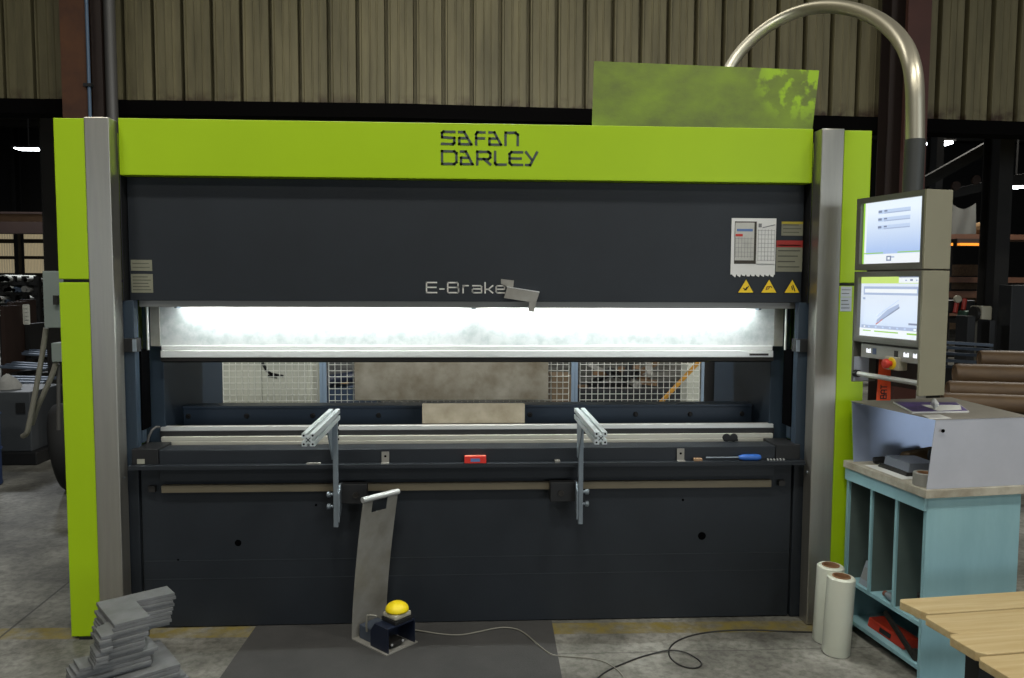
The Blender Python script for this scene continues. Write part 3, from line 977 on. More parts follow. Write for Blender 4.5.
# orange webbing tag hanging behind the stop button
t = thing('webbing_strap', 'orange webbing strap with black letters hanging under the emergency stop', 'strap', (1.80, -.4, 1.10))
sx0 = [at(880, 352, -.325), at(891, 352, -.325), at(890.5, 400.5, -.325), at(876.5, 400.5, -.325)]
qbox([sx0[3], sx0[2], sx0[1], sx0[0]], (0, .003, 0)).build('webbing', orange, t)
Lg = {'B': [[(0, 0), (0, 1), (.8, 1), (.8, .5), (0, .5)], [(.8, .5), (1, .4), (1, 0), (0, 0)]], 'A': [[(0, 0), (0, .8), (.5, 1), (1, .8), (1, 0)], [(0, .4), (1, .4)]], 'T': [[(0, 1), (1, 1)], [(.5, 1), (.5, 0)]]}
m = MB()
o_ = at(886.2, 398.5, -.3265)
for k, ch in enumerate('BAT'):
    for st in Lg[ch]:
        m.stroke([(-p[1] * .026, k * .022 + p[0] * .016) for p in st], o_, (1, 0, 0), (0, 0, 1), .0045, (0, .001, 0))
m.build('black_letters', blackink, t)

# ------------------------------------------------------------------ teal cabinet
CA = R(7.3)
cb = thing('tool_cabinet', 'teal painted wooden cabinet with pigeonholes and pale worktop', 'cabinet', (1.898, -.574, 0), rz=CA)
CW, CD = .455, .56


def LB(*a):
    return MB().box(*a)


def cbl(m, name, mat, parent=cb, **k):
    return m.build(name, mat, parent, local=True, **k)


cbl(LB(0, CW, 0, .018, 0, .805), 'end_panel', teal)
cbl(LB(0, CW, CD - .018, CD, 0, .805), 'end_panel', teal)
cbl(LB(CW - .012, CW, .018, CD - .018, .02, .805), 'back_panel', M('grey green back panel', S(84, 98, 94), .7))
cbl(LB(.004, CW - .012, .018, CD - .018, .236, .254), 'shelf', teal)
cbl(LB(.004, CW - .012, .018, CD - .018, .045, .063), 'shelf', teal)
inner = M('dark grey green inner face', S(84, 98, 94), .75, var=.15, scale=6)  # inner faces darker and greyer than the teal outside
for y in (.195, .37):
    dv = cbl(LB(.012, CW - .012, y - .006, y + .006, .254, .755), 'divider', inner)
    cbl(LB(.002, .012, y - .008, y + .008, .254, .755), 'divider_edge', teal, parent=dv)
lab(cbl(LB(.012, CW - .012, CD - .022, CD - .018, .254, .755), 'inner_lining', inner), 'dark inner lining face')
cbl(LB(-.012, .006, .0, CD, .745, .805), 'front_rail', teal, bevel=.001)
cbl(LB(-.024, CW + .05, -.022, CD - .001, .805, .84), 'worktop', board, bevel=.002)


def CL(x, y, z):
    c, s_ = math.cos(CA), math.sin(CA)
    return Vector((1.898 + c * x - s_ * y, -.574 + s_ * x + c * y, z))


def cw_hexa(lo, hi):
    return MB().hexa([CL(*p) for p in lo], [CL(*p) for p in hi])


# grey sheet-metal hood on the worktop
hd = thing('metal_hood', 'grey folded sheet metal hood standing on the teal cabinet', 'hood', tuple(CL(.2, .28, .8405)))
zt = 1.13
th = .003
cw_hexa([(-.01, -.006, .8405), (.49, -.006, .8405), (.49, -.003, .8405), (-.01, -.003, .8405)], [(.035, .012, zt), (.49, .012, zt), (.49, .015, zt), (.035, .015, zt)]).build('near_side', hoodmetal, hd)
cw_hexa([(.0, .512, .8405), (.48, .512, .8405), (.48, .515, .8405), (.0, .515, .8405)], [(-.004, .535, zt), (.52, .535, zt), (.52, .538, zt), (-.004, .538, zt)]).build('far_side', M('sheet with painted reflection', S(196, 212, 244), .34, .55, var=.06, scale=8), hd)  # bluish tint stands in for a reflection on the inner face
cw_hexa([(.03, .010, zt), (.49, .010, zt), (.57, .575, zt), (-.008, .54, zt)], [(.03, .010, zt + th), (.49, .010, zt + th), (.57, .575, zt + th), (-.008, .54, zt + th)]).build('top_sheet', M('scuffed sheet top', S(150, 146, 138), .55, .2, var=.15, scale=5), hd)
MB().lathe(CL(.06, -.0005, 1.085), [(.008, 0), (.008, .002), (0, .002)], (0, -1, 0), 10).build('hole', blackhole, hd)
# on the hood
zt2 = zt + th + .0005
mg = thing('magazine', 'purple and white magazine lying on the grey metal hood', 'magazine', tuple(atz(930, 408, zt2)))
q = [atz(893, 403.2, zt2), atz(912, 413.5, zt2), atz(969, 412.5, zt2), atz(957, 404, zt2)]
MB().hexa(q, [p + Vector((0, 0, .007)) for p in q]).build('pages', paper, mg)
ctr = sum(q, Vector()) / 4
q2 = [ctr + (p - ctr) * .97 + Vector((0, 0, .0072)) for p in q]
MB().hexa(q2, [p + Vector((0, 0, .001)) for p in q2]).build('cover', M('purple cover', S(112, 92, 158), .45, col2=S(66, 62, 90), scale=12), mg)
q3 = [q2[0].lerp(q2[2], .38), q2[1].lerp(q2[2], .45), q2[2].lerp(q2[0], .08), q2[3].lerp(q2[2], .35)]
q3 = [p + Vector((0, 0, .0012)) for p in q3]
MB().hexa(q3, [p + Vector((0, 0, .0005)) for p in q3]).build('white_panel', paper, mg)
q = [atz(922, 415, zt2), atz(930, 419.3, zt2), atz(952, 418.6, zt2), atz(940, 414.6, zt2)]
tag(MB().hexa(q, [p + Vector((0, 0, .001)) for p in q]).build('paper_slip', paper), 'white paper slip on the hood in front of the magazine', 'paper')
tis = MB()
c0 = atz(935, 408.5, zt2 + .010)
for i in range(7):
    for k in range(9):
        a = k / 9 * 2 * math.pi
        r = (.013 + .006 * random.random()) * math.sin(math.pi * (i + .3) / 6.8)
        tis.v.append(c0 + Vector((r * math.cos(a) - .006 * i / 6, r * math.sin(a), i * .0075)))
for i in range(6):
    for k in range(9):
        tis.f.append([i * 9 + k, i * 9 + (k + 1) % 9, (i + 1) * 9 + (k + 1) % 9, (i + 1) * 9 + k])
tag(tis.build('crumpled_tissue', paper), 'crumpled white tissue standing on the purple magazine', 'tissue')
# on the worktop, in front of and under the hood
WT = .841
q = [CL(.0, .16, WT), CL(.17, .15, WT), CL(.19, .41, WT), CL(.005, .43, WT)]
tag(MB().hexa(q, [p + Vector((0, 0, .0012)) for p in q]).build('paper_sheet', paper), 'loose white paper under the grey block on the teal cabinet worktop', 'paper')
t = thing('sheet_pack', 'grey lidded block on dark layered sheets on the worktop', 'block', tuple(CL(.1, .2, WT + .002)))
cw_hexa([(.05, .20, WT + .0016), (.19, .19, WT + .0016), (.20, .37, WT + .0016), (.05, .40, WT + .0016)], [(.055, .205, WT + .018), (.185, .195, WT + .018), (.195, .365, WT + .018), (.055, .39, WT + .018)]).build('dark_layers', toolsteel, t)
cw_hexa([(.06, .20, WT + .018), (.20, .195, WT + .018), (.21, .36, WT + .018), (.065, .38, WT + .018)], [(.065, .202, WT + .058), (.20, .198, WT + .058), (.21, .358, WT + .058), (.07, .375, WT + .058)]).build('grey_block', M('blue grey block', S(116, 122, 134), .55, .2), t, bevel=.003)
c0 = CL(.032, .06, WT)
t = tag(MB().lathe(c0, [(.034, 0), (.047, 0), (.047, .052), (.044, .055), (.034, .055), (.034, .002), (.034, 0)], (0, 0, 1), 28).build('tape_roll', M('grey tape', S(134, 134, 128), .6), smooth=40), 'grey tape roll at near corner of the teal cabinet worktop', 'tape')
MB().lathe(c0 + Vector((0, 0, .0005)), [(.028, 0), (.0335, 0), (.0335, .0525), (.028, .0525), (.028, 0)], (0, 0, 1), 28).build('core', card, t, smooth=40)
t = thing('hand_tool', 'black handled tool lying at the far end of worktop', 'tool', tuple(CL(.05, .42, WT)))
MB().tube([CL(.07, .46, WT + .016), CL(.11, .45, WT + .018), CL(.16, .435, WT + .016)], .016, 10, radii=[.014, .016, .012]).build('handle', black, t, smooth=50)
MB().tube([CL(.16, .435, WT + .016), CL(.21, .42, WT + .016)], .008, 8).build('shaft', toolsteel, t, smooth=50)
t = thing('cable_spool', 'black spool of cable standing under the hood', 'spool', tuple(CL(.32, .34, WT)))
ax = Vector((math.cos(CA), math.sin(CA), 0))
c0 = CL(.30, .34, WT + .048)
MB().lathe(c0, [(.0, 0), (.048, 0), (.048, .006), (.0, .006)], tuple(ax), 24).build('flange', black, t)
MB().lathe(c0 + ax * .006, [(.034, 0), (.038, .01), (.036, .02), (.038, .03), (.034, .04)], tuple(ax), 20).build('cable_winding', cableblack, t, smooth=40)
MB().lathe(c0 + ax * .046, [(.0, 0), (.048, 0), (.048, .006), (.0, .006)], tuple(ax), 24).build('flange', black, t)
tag(cw_hexa([(.22, .42, WT), (.40, .42, WT), (.40, .49, WT), (.2, .49, WT)], [(.24, .43, WT + .05), (.39, .43, WT + .075), (.39, .48, WT + .07), (.23, .48, WT + .05)]).build('reflection_lump', M('brown reflection tone', S(120, 98, 70), .9, var=.3, scale=30), bevel=.01), 'brown lump in place of a reflection, at the back under the hood', 'cloth')  # brown lump added in place of a reflection under the hood
# in the pigeonholes
t = thing('card_box', 'small grey card box leaning in the far pigeonhole', 'box', tuple(CL(.06, .43, .254)))
cw_hexa([(.02, .40, .2545), (.05, .40, .2545), (.05, .47, .2545), (.02, .47, .2545)], [(.05, .39, .37), (.075, .39, .36), (.075, .46, .36), (.05, .46, .37)]).build('box_body', M('grey blue card', S(128, 136, 146), .6), t, bevel=.002)
cw_hexa([(.0235, .41, .285), (.025, .41, .285), (.025, .46, .285), (.0235, .46, .285)], [(.0395, .403, .34), (.041, .403, .34), (.041, .453, .34), (.0395, .453, .34)]).build('label_face', ink, t)
c0 = CL(.035, .245, .2545 + .018)
ax2 = Vector((-math.sin(CA), math.cos(CA), 0))
t = thing('spray_can', 'small metal can lying in the middle pigeonhole', 'can', tuple(CL(.035, .245, .2545)))
MB().lathe(c0 - ax2 * .035, [(0, 0), (.018, 0), (.018, .055), (.012, .062), (.012, .07), (0, .07)], tuple(ax2), 18).build('body', zinc, t, smooth=40)
MB().lathe(c0 + ax2 * .036, [(.0, 0), (.013, 0), (.013, .014), (0, .014)], tuple(ax2), 18).build('cap', M('brown cap', S(110, 60, 40), .5), t)
t = thing('file_tool', 'dark steel file standing in the middle pigeonhole', 'file', tuple(CL(.2, .22, .2545)))
MB().bar(CL(.14, .245, .2545), CL(.16, .238, .45), .022, .008).build('blade', black, t)
MB().tube([CL(.16, .238, .45), CL(.168, .235, .52)], .012, 10).build('tang_handle', card, t, smooth=40)
t = thing('wrench_head', 'small grey metal jar in the near pigeonhole', 'jar', tuple(CL(.05, .06, .2545)))
MB().lathe(CL(.045, .06, .2545), [(0, 0), (.026, 0), (.027, .07), (.02, .085), (.02, .09), (0, .09)], (0, 0, 1), 18).build('jar_body', greyplastic, t, smooth=40)
MB().lathe(CL(.045, .06, .3445), [(0.0, 0), (.022, 0), (.022, .016), (0, .016)], (0, 0, 1), 18).build('lid', toolsteel, t)
t['category'] = 'jar'
t.name = 'metal_jar'
# lower shelf
t = thing('red_case', 'long red plastic case on the bottom shelf of teal cabinet', 'case', tuple(CL(.09, .28, .0635)))
cw_hexa([(.04, .16, .0635), (.13, .16, .0635), (.13, .42, .0635), (.04, .42, .0635)], [(.045, .165, .108), (.125, .165, .108), (.125, .415, .108), (.045, .415, .108)]).build('case_body', M('red plastic', S(190, 56, 34), .5), t, bevel=.004)
BX(0, 0, 0, 0, 0, 0)
cw_hexa([(.038, .25, .075), (.0395, .25, .075), (.0395, .33, .075), (.038, .33, .075)], [(.042, .25, .095), (.0435, .25, .095), (.0435, .33, .095), (.042, .33, .095)]).build('latch', black, t)
t = thing('pipe_wrench', 'dark steel wrench leaning across the red case on bottom shelf', 'wrench', tuple(CL(.03, .1, .0635)))
MB().bar(CL(.022, .075, .085), CL(.030, .28, .19), .012, .024).build('shank', toolsteel, t)
MB().lathe(CL(.018, .065, .09), [(0, 0), (.026, 0), (.026, .018), (.012, .018), (.012, 0)], tuple(ax), 14).build('jaw', toolsteel, t)


# ------------------------------------------------------------------ stretch film rolls
def film_roll(base, top, r, label):
    base, top = Vector(base), Vector(top)
    t = thing('stretch_film_roll', label, 'film roll', tuple(base), 'stretch film rolls beside the cabinet')
    ax_ = (top - base)
    L_ = ax_.length
    MB().lathe(base, [(.040, 0.002), (r - .004, 0.002), (r, .008), (r, L_ - .006), (r - .006, L_), (.040, L_), (.040, 0.002)], tuple(ax_), 36).build('film', film, t, smooth=40)
    MB().lathe(base, [(.033, 0), (.0395, 0), (.0395, L_ + .004), (.033, L_ + .004), (.033, 0)], tuple(ax_), 32).build('cardboard_core', card, t, smooth=40)
    return t


b1 = atz(833.5, 652, 0)
b1.y = -.27
b1.x = 1.612
film_roll((1.664, -.295, 0), (1.679, -.295, .362), .0615, 'stretch film roll standing nearest the viewer beside teal cabinet')
film_roll((1.676, -.168, 0), (1.688, -.168, .368), .0615, 'stretch film roll partly hidden behind the nearer roll')

# ------------------------------------------------------------------ wooden bench at right
wb = thing('plank_bench', 'bench of pale pine boards on dark trestle at bottom right', 'bench', (2.1, -1.1, 0), rz=R(6.0))
bo = Vector((1.606, -.885, 0))


def BL(x, y):   # bench local -> relative to the bench empty
    c, s_ = math.cos(R(6)), math.sin(R(6))
    dv = Vector((bo.x - 2.1, bo.y + 1.1))
    lx, ly = c * dv.x + s_ * dv.y, -s_ * dv.x + c * dv.y
    return lx + x, ly + y


ys = [0, -.140, -.300, -.455, -.62]
xs_ = [-.004, .0, -.028, -.045]
for k in range(4):
    x0, y1 = BL(xs_[k], ys[k] - .003)
    _, y0 = BL(0, ys[k + 1] + .003)
    m = MB()
    zt_ = .5 - .004 * (k % 2)
    m.prism([(x0 + .015, y1), (x0, y1 - .02), (x0 + (.02 if k < 1 else .005), y0 + .02), (x0 + .03, y0), (x0 + 1.5, y0), (x0 + 1.5, y1)], (0, 0, .468), (1, 0, 0), (0, 1, 0), (0, 0, zt_ - .468))
    m.build('board', pine, wb, local=True, bevel=.003)
for k, x in enumerate((.26, 1.2)):
    x0, y0 = BL(x, 0)
    MB().box(x0, x0 + .07, y0 - .58, y0 - .04, .40, .468).build('crossbeam', black, wb, local=True, bevel=.003)
    for yy in (-.12, -.56):
        MB().box(x0, x0 + .07, y0 + yy, y0 + yy + .07, 0, .40).build('leg', black, wb, local=True, bevel=.003)
x0, y0 = BL(.33, -.1)
MB().box(x0, x0 + .87, y0 - .01, y0 + .03, .12, .19).build('stretcher', black, wb, local=True)

# ------------------------------------------------------------------ stack of cut plates
Lpoly = [(0, 0), (.285, 0), (.285, .105), (.14, .095), (.14, .27), (.0, .27)]
a_ = Vector((.793, .61, 0))
b_ = Vector((.61, -.793, 0))
TH = .0146
NP = 24
A0 = Vector((-1.585, -.417, 0))
protos = {}
Lp = [(0, 0), (.285, 0), (.285, .105), (.132, .09), (.132, .285), (0, .285)]
Zp = [(0, 0), (.285, 0), (.285, .105), (.135, .09), (.130, .285), (-.012, .285), (-.015, .335), (-.06, .335), (-.06, .235), (0, .20)]
ctr_ = (.066, .165)
mkplate = lambda P: MB().prism([(p[0] - ctr_[0], p[1] - ctr_[1]) for p in P], (0, 0, 0), a_, b_, (0, 0, TH - .0012))
for i in range(NP):
    k = NP - 1 - i      # 0 = top
    u = random.uniform
    if k == 0:
        da, db, ro = 0, 0, 0
    elif k < 9:
        da, db, ro = -.003 * k + u(-.006, .010), .002 * k + u(-.007, .007), u(-.025, .025)
    elif k < 14:
        da, db, ro = .012 + u(-.018, .012), -.03 + u(-.01, .01), math.pi + u(-.05, .05)
    else:
        da, db, ro = .100 + u(-.014, .014), .030 + u(-.012, .012), math.pi + .03 + u(-.05, .05)
    if k == 0:
        o = mkplate(Lp).build('cut_plate', platesteel, bevel=.0012)
    else:
        kind = Lp if k >= 14 else Zp
        if id(kind) not in protos:
            o = mkplate(kind).build('cut_plate', platesteel, bevel=.0012)
            protos[id(kind)] = o
        else:
            o = protos[id(kind)].copy()
            COL.objects.link(o)
    c3 = A0 + a_ * (ctr_[0] + da) + b_ * (ctr_[1] + db)
    o.location = (c3.x, c3.y, i * TH)
    o.rotation_euler = (0, 0, ro)
    if k == 0:
        tag(o, 'topmost plate of the grey L-shaped stack by the left green panel', 'steel plate', 'stack of cut steel plates')
    else:
        tag(o, 'grey notched steel plate beneath the topmost one, in the stack by the left green panel', 'steel plate', 'stack of cut steel plates')

# ------------------------------------------------------------------ floor mat, foot pedal and cables
tag(qbox([(-1.068, .105, 0.0), (.392, .105, 0.0), (.35, -1.4, 0.0), (-1.12, -1.4, 0.0)], (0, 0, .006)).build('rubber_mat', rubber), 'dark grey rubber mat on concrete in front of the machine', 'mat')
FZ = .0065
L0 = Vector((-.578, -.068, FZ))
p_ = Vector((.710, -.704, 0))
q_ = Vector((.704, .710, 0))
fp = thing('foot_pedal', 'foot switch on curved steel stand with yellow mushroom button', 'foot pedal', tuple(L0))


def PL(p, q, z):
    return L0 + p_ * p + q_ * q + Vector((0, 0, z))


def pbx(p0, p1, q0, q1, z0, z1, m=None):
    m = m or MB()
    return m.hexa([PL(p0, q0, z0), PL(p1, q0, z0), PL(p1, q1, z0), PL(p0, q1, z0)], [PL(p0, q0, z1), PL(p1, q0, z1), PL(p1, q1, z1), PL(p0, q1, z1)])


pbx(0, .255, 0, .19, 0, .005).build('base_plate', rawsteel, fp)
# curved upright with hand slot
prof = []
NS = 28
for i in range(NS + 1):
    z = .005 + i / NS * .685
    p = .098 * (z / .69) ** 1.5
    prof.append((p, z))
Q0, Q1, H0, H1 = 0, .205, .055, .145
m = MB()


def strip(i0, i1, qa, qb):
    pts_ = [(p, z) for p, z in prof[i0:i1 + 1]]
    for (p0, z0), (p1, z1) in zip(pts_[:-1], pts_[1:]):
        m.hexa([PL(p0, qa, z0), PL(p0 + .004, qa, z0), PL(p0 + .004, qb, z0), PL(p0, qb, z0)], [PL(p1, qa, z1), PL(p1 + .004, qa, z1), PL(p1 + .004, qb, z1), PL(p1, qb, z1)])


strip(0, NS, Q0, H0)
strip(0, NS, H1, Q1)
strip(0, 25, H0, H1)
bmq = m
up_ = m.build('upright_plate', rawsteel, fp)
bm = bmesh.new()
bm.from_mesh(up_.data)
bmesh.ops.remove_doubles(bm, verts=bm.verts, dist=.0002)
bm.to_mesh(up_.data)
bm.free()
pe, ze = prof[-1]
MB().tube([PL(pe, -.004, ze), PL(pe, Q1 + .004, ze)], .014, 14).build('grip_tube', alu, fp, smooth=40)
# shroud
SQ0, SQ1, SP0, SP1, SHH = .014, .178, .125, .25, .118
m = MB()
m.prism([(SP0, .005), (SP1, .005), (SP1, SHH), (SP0 + .03, SHH), (SP0, SHH - .04)], PL(0, SQ0, 0), p_, (0, 0, 1), q_ * .006)
m.prism([(SP0, .005), (SP1, .005), (SP1, SHH), (SP0 + .03, SHH), (SP0, SHH - .04)], PL(0, SQ1 - .006, 0), p_, (0, 0, 1), q_ * .006)
pbx(SP0 + .03, SP1, SQ0 + .006, SQ1 - .006, SHH - .006, SHH, m)
pbx(SP0, SP0 + .006, SQ0 + .006, SQ1 - .006, .005, SHH - .042, m)
m.build('shroud', blueblack, fp)
pd = pbx(.165, .235, .045, .125, .018, .036).build('treadle', toolsteel, fp, bevel=.003)
for q in (.05, .115):
    MB().lathe(PL(.235, q, .03), [(0, .003), (.006, .003), (.006, 0)], tuple(p_), 8).build('bolt', alu, pd)
pbx(.02, .112, .03, .14, .005, .07).build('junction_box', M('blue grey casting', S(62, 70, 82), .5), fp, bevel=.003)
m = pbx(.145, .247, .062, .167, SHH, SHH + .018)
m.build('button_base', black, fp, bevel=.002)
pbx(.15, .243, .065, .164, SHH + .018, SHH + .042).build('button_housing', greyplastic, fp, bevel=.008)
MB().lathe(PL(.196, .115, SHH + .042), [(.046, 0), (.054, .004), (.055, .009), (.052, .020), (.044, .030), (.030, .039), (.013, .044), (0, .045)], (0, 0, 1), 28).build('mushroom_button', M('bright yellow', S(240, 214, 20), .45), fp, smooth=60)
MB().tube([PL(.09, .02, .06), PL(.10, .01, .10), PL(.11, .012, .145), PL(.125, .02, .148), PL(.14, .04, .142)], .005, 8).build('link_cable', cablegrey, fp, smooth=50)
# cables on the floor
f1 = [(416, 629), (428, 632), (440, 634), (460, 635.5), (480, 631.5), (498, 627.5), (512, 627.5), (524, 632), (536, 643), (548, 653), (556, 656), (575, 657), (592, 658.5), (606, 662), (618, 670), (626, 680)]
f2 = [(594, 681), (606, 671), (622, 664), (640, 657), (655, 653), (668, 651.5), (684, 653), (697, 658), (703, 664), (697, 668.5), (685, 667.5), (674, 662), (668, 654), (670, 646), (679, 639.5), (694, 634.5), (712, 631.5), (735, 630), (760, 630), (785, 631.5), (812, 632)]


def floor_cable(px_, r, mt, name, lbl):
    P = []
    for i, (u, v) in enumerate(px_):
        z = .0075 + r if u < 556 else r + .0005
        P.append(atz(u, v, z))
    if name == 'pedal_cable':
        P[0] = PL(.05, .14, .03)
        P.insert(1, PL(.05, .20, .012))
        P[2] = atz(428, 632, .0115)
    else:
        for j in (5, 6):
            P[j] = P[j] + Vector((0, 0, .008))
    return tag(MB().tube(smoothpath(P, 2), r, 8).build(name, mt, smooth=60), lbl, 'cable')


floor_cable(f1, .0034, cablegrey, 'pedal_cable', 'pale grey cable running from the foot pedal across the mat')
floor_cable(f2, .0036, cableblack, 'floor_cable', 'dark cable making a loop on bare concrete')

# ------------------------------------------------------------------ behind the machine: wire fence etc
FY = 1.92


def fence(x0, x1, label):
    t = thing('wire_fence_panel', label, 'fence', ((x0 + x1) / 2, FY, 0), 'wire fence panels behind the machine')
    BX(x0, x0 + .021, FY - .02, FY + .02, 0, 1.7).build('post', fencepost, t)
    BX(x1 - .021, x1, FY - .02, FY + .02, 0, 1.7).build('post', fencepost, t)
    BX(x0 + .04, x1 - .04, FY - .012, FY + .012, 1.66, 1.69).build('top_rail', fencepost, t)
    m = MB()
    nx = int((x1 - x0 - .08) / .043)
    for k in range(nx + 1):
        x = x0 + .04 + (x1 - x0 - .08) * k / nx
        m.box(x - .0024, x + .0024, FY - .0024, FY + .0024, .1, 1.66)
    for k in range(36):
        z = .12 + k * .043
        m.box(x0 + .04, x1 - .04, FY - .006, FY - .0024, z - .0024, z + .0024)
    m.build('wire_mesh', fencewire, t)


fence(-1.80, -1.062, 'wire mesh fence panel behind the machine, left one with cream cabinet behind')
fence(-1.06, .74, 'wire mesh fence panel behind the hanging stained sheet')
fence(.742, 1.70, 'wire mesh fence panel seen through the right of the opening')
# cream cabinet behind left panel
t = thing('electrical_cabinet', 'cream electrical cabinet behind the wire fence at left', 'cabinet', (-1.75, 2.6, 0))
xa, xb = at(224, 380, 2.5).x, at(313, 380, 2.5).x
xm1, xm2 = at(262, 380, 2.5).x, at(308, 380, 2.5).x
BX(xa - .4, xb, 2.5, 3.0, 0, 1.9).build('carcass', cream, t, bevel=.004)
BX(xa - .38, xm1 - .006, 2.482, 2.5, .1, 1.85).build('door', cream, t, bevel=.003)
BX(xm1 + .006, xm2, 2.482, 2.5, .1, 1.85).build('door', cream, t, bevel=.003)
m = MB()
for st in ([(263, 364), (266, 369)], [(266, 370), (271, 374), (276, 375), (282, 376)], [(268, 376), (276, 377)]):
    P = [at(u, v, 2.48) for u, v in st]
    m.stroke([(p.x, p.z) for p in P], (0, 2.4805, 0), (1, 0, 0), (0, 0, 1), .022, (0, .0012, 0))
lab(m.build('black_scribble', blackink, t), 'black smudge on the door')
# clutter behind right panel
bt = thing('timber_batten', 'yellow batten leaning behind the wire fence at right', 'batten', (1.5, 2.3, 0))
pa, pz = at(700, 361, 2.3), at(650, 415, 2.3)
dirv = (pz - pa)
k = pz.z / -dirv.z
MB().bar(pz + dirv * k + Vector((0, 0, .02)), pa - dirv * .3, .032, .025).build('strip', M('yellow wood', S(206, 150, 50), .6, var=.15, scale=10), bt)
BXX = lambda u0, u1, v, Y: (at(u0, v, Y).x, at(u1, v, Y).x)
x0, x1 = BXX(687, 700, 380, 2.7)
tag(BX(x0, x1, 2.7, 2.9, 0, 1.02).build('pale_crate', cream, bevel=.004), 'narrow pale crate behind the yellow batten', 'crate')
x0, x1 = BXX(588, 684, 380, 3.4)
sb = thing('scrap_bin', 'dark scrap bin with brown offcuts behind the right fence', 'bin', ((x0 + x1) / 2, 3.5, 0))
BX(x0 - .1, x1, 3.4, 4.0, 0, .72).build('bin_body', black, sb, bevel=.004)
for k in range(14):
    xx = x0 - .06 + random.random() * (x1 - x0 - .12)
    zz = .72 + random.random() * .12
    MB().bar((xx, 3.45 + random.random() * .4, zz), (xx + random.uniform(-.3, .3), 3.5 + random.random() * .4, zz + random.uniform(-.02, .14)), .05 + .04 * random.random(), .02 + .03 * random.random()).build('offcut', random.choice([scrap, toolsteel, scrap, rawsteel, black]), sb)
x0, x1 = BXX(552, 572, 380, 3.0)
tag(BX(x0, x1, 3.0, 3.3, 0, .90).build('cardboard_box', M('tan card', S(96, 80, 58), .8, var=.1, scale=9), bevel=.004), 'tan cardboard box behind the fence right of hanging sheet', 'box')
x0, x1 = BXX(326, 352, 380, 3.0)
t = thing('hydraulic_unit', 'dark blue machine unit behind fence left of the hanging sheet', 'machine unit', ((x0 + x1) / 2, 3.1, 0))
BX(x0, x1 + .2, 3.0, 3.4, 0, .82).build('tank', M('dark blue casting', S(40, 54, 72), .5), t, bevel=.01)
MB().tube([(x0 + .02, 3.0, .86), (x1 + .1, 3.02, .90)], .05, 14).build('motor', blueblack, t, smooth=40)
BX(x0 + .12, x0 + .19, 2.97, 3.0, .84, .9).build('yellow_label', M('ochre label', S(190, 140, 40), .6), t)

# ------------------------------------------------------------------ left bay
def lamp(u0, u1, v, Y, label, h=.05):
    a, b = at(u0, v, Y), at(u1, v, Y)
    t = thing('ceiling_light', label, 'ceiling light', ((a.x + b.x) / 2, Y, a.z))
    BX(a.x, b.x, Y, Y + .25, a.z, a.z + h).build('diffuser', lampglow, t)
    BX(a.x - .05, b.x + .05, Y - .02, Y + .27, a.z + h, a.z + h + .03).build('lamp_housing', darksteel, t)
    MB().bar(((a.x + b.x) / 2, Y + .12, a.z + h + .06), ((a.x + b.x) / 2, Y + .12, 7.3), .02, .02).build('suspension_rod', darksteel, t)
    return t


lamp(14, 37, 148.5, 12, 'twin tube ceiling light in the left bay', .02)
lamp(931, 938, 143, 13, 'small far ceiling light nearest the curved pipe', .04)
lamp(943, 953, 143.5, 11, 'brighter ceiling light beyond the right bay opening', .05)
lamp(1013, 1028, 187, 9.5, 'ceiling light at the right edge, lowest of three', .02)


def bar_xz(name, u0, u1, v0, v1, Y, dep, mat, label, cat, kind=False):
    a, b = at(u0, v0, Y), at(u1, v1, Y)
    o = BX(min(a.x, b.x), max(a.x, b.x), Y, Y + dep, min(a.z, b.z), max(a.z, b.z)).build(name, mat, bevel=.004)
    if kind:
        return struct(o)
    return tag(o, label, cat)


a = at(38, 105, 6)
b = at(52, 490, 6)
hbeam('steel_column', a.x, b.x + .02, 6, 6.3, 0, 7.1, darksteel, 'dark steel stanchion in the left bay beside the grey switch box')
cr_b = thing('crane_beam', 'long dull brown crane beam across the left bay', 'beam', (-11, 14, 3))
za, zb = at(20, 214, 14).z, at(20, 222, 14).z
BX(-15.9, -5.0, 14, 14.05, zb, za).build('web', M('dull brown beam', S(120, 92, 66), .6), cr_b)
BX(-15.9, -5.0, 13.9, 14.2, za, za + .04).build('flange', rackbrown, cr_b)
BX(-15.9, -5.0, 13.9, 14.2, zb - .25, zb).build('flange', rackbrown, cr_b)
for sx_ in (-15.5, -5.5):
    BX(sx_ - .1, sx_ + .1, 13.95, 14.15, 0, zb - .25).build('support_leg', darksteel, cr_b)
# daylight wall panels far in the left bay
panelm = M('translucent cladding', S(206, 196, 168), .6, emit=S(150, 138, 112), strength=.5, var=.12, scale=3, stretch=(6, 1, .5))
n_w = 0
for (u0, u1) in ((-22, 14), (22, 43)):
    for (v0, v1) in ((231, 239), (243, 256), (259, 273)):
        n_w += 1
        a, b = at(u0, v0, 26), at(u1, v1, 26)
        m = MB()
        nn = 14
        for k in range(nn):
            xx = a.x + (b.x - a.x) * k / nn
            ww = (b.x - a.x) / nn
            m.box(xx, xx + ww * .55, 26.02, 26.08, b.z, a.z).box(xx + ww * .55, xx + ww, 26.05, 26.09, b.z, a.z)
        struct(m.build('window_%d' % n_w, panelm))
a, b = at(14.5, 225, 25.6), at(21.5, 300, 25.6)
hbeam('steel_column', a.x, b.x, 25.5, 25.9, 0, 7.1, darksteel, 'dark far stanchion between the two pale wall panels at left')
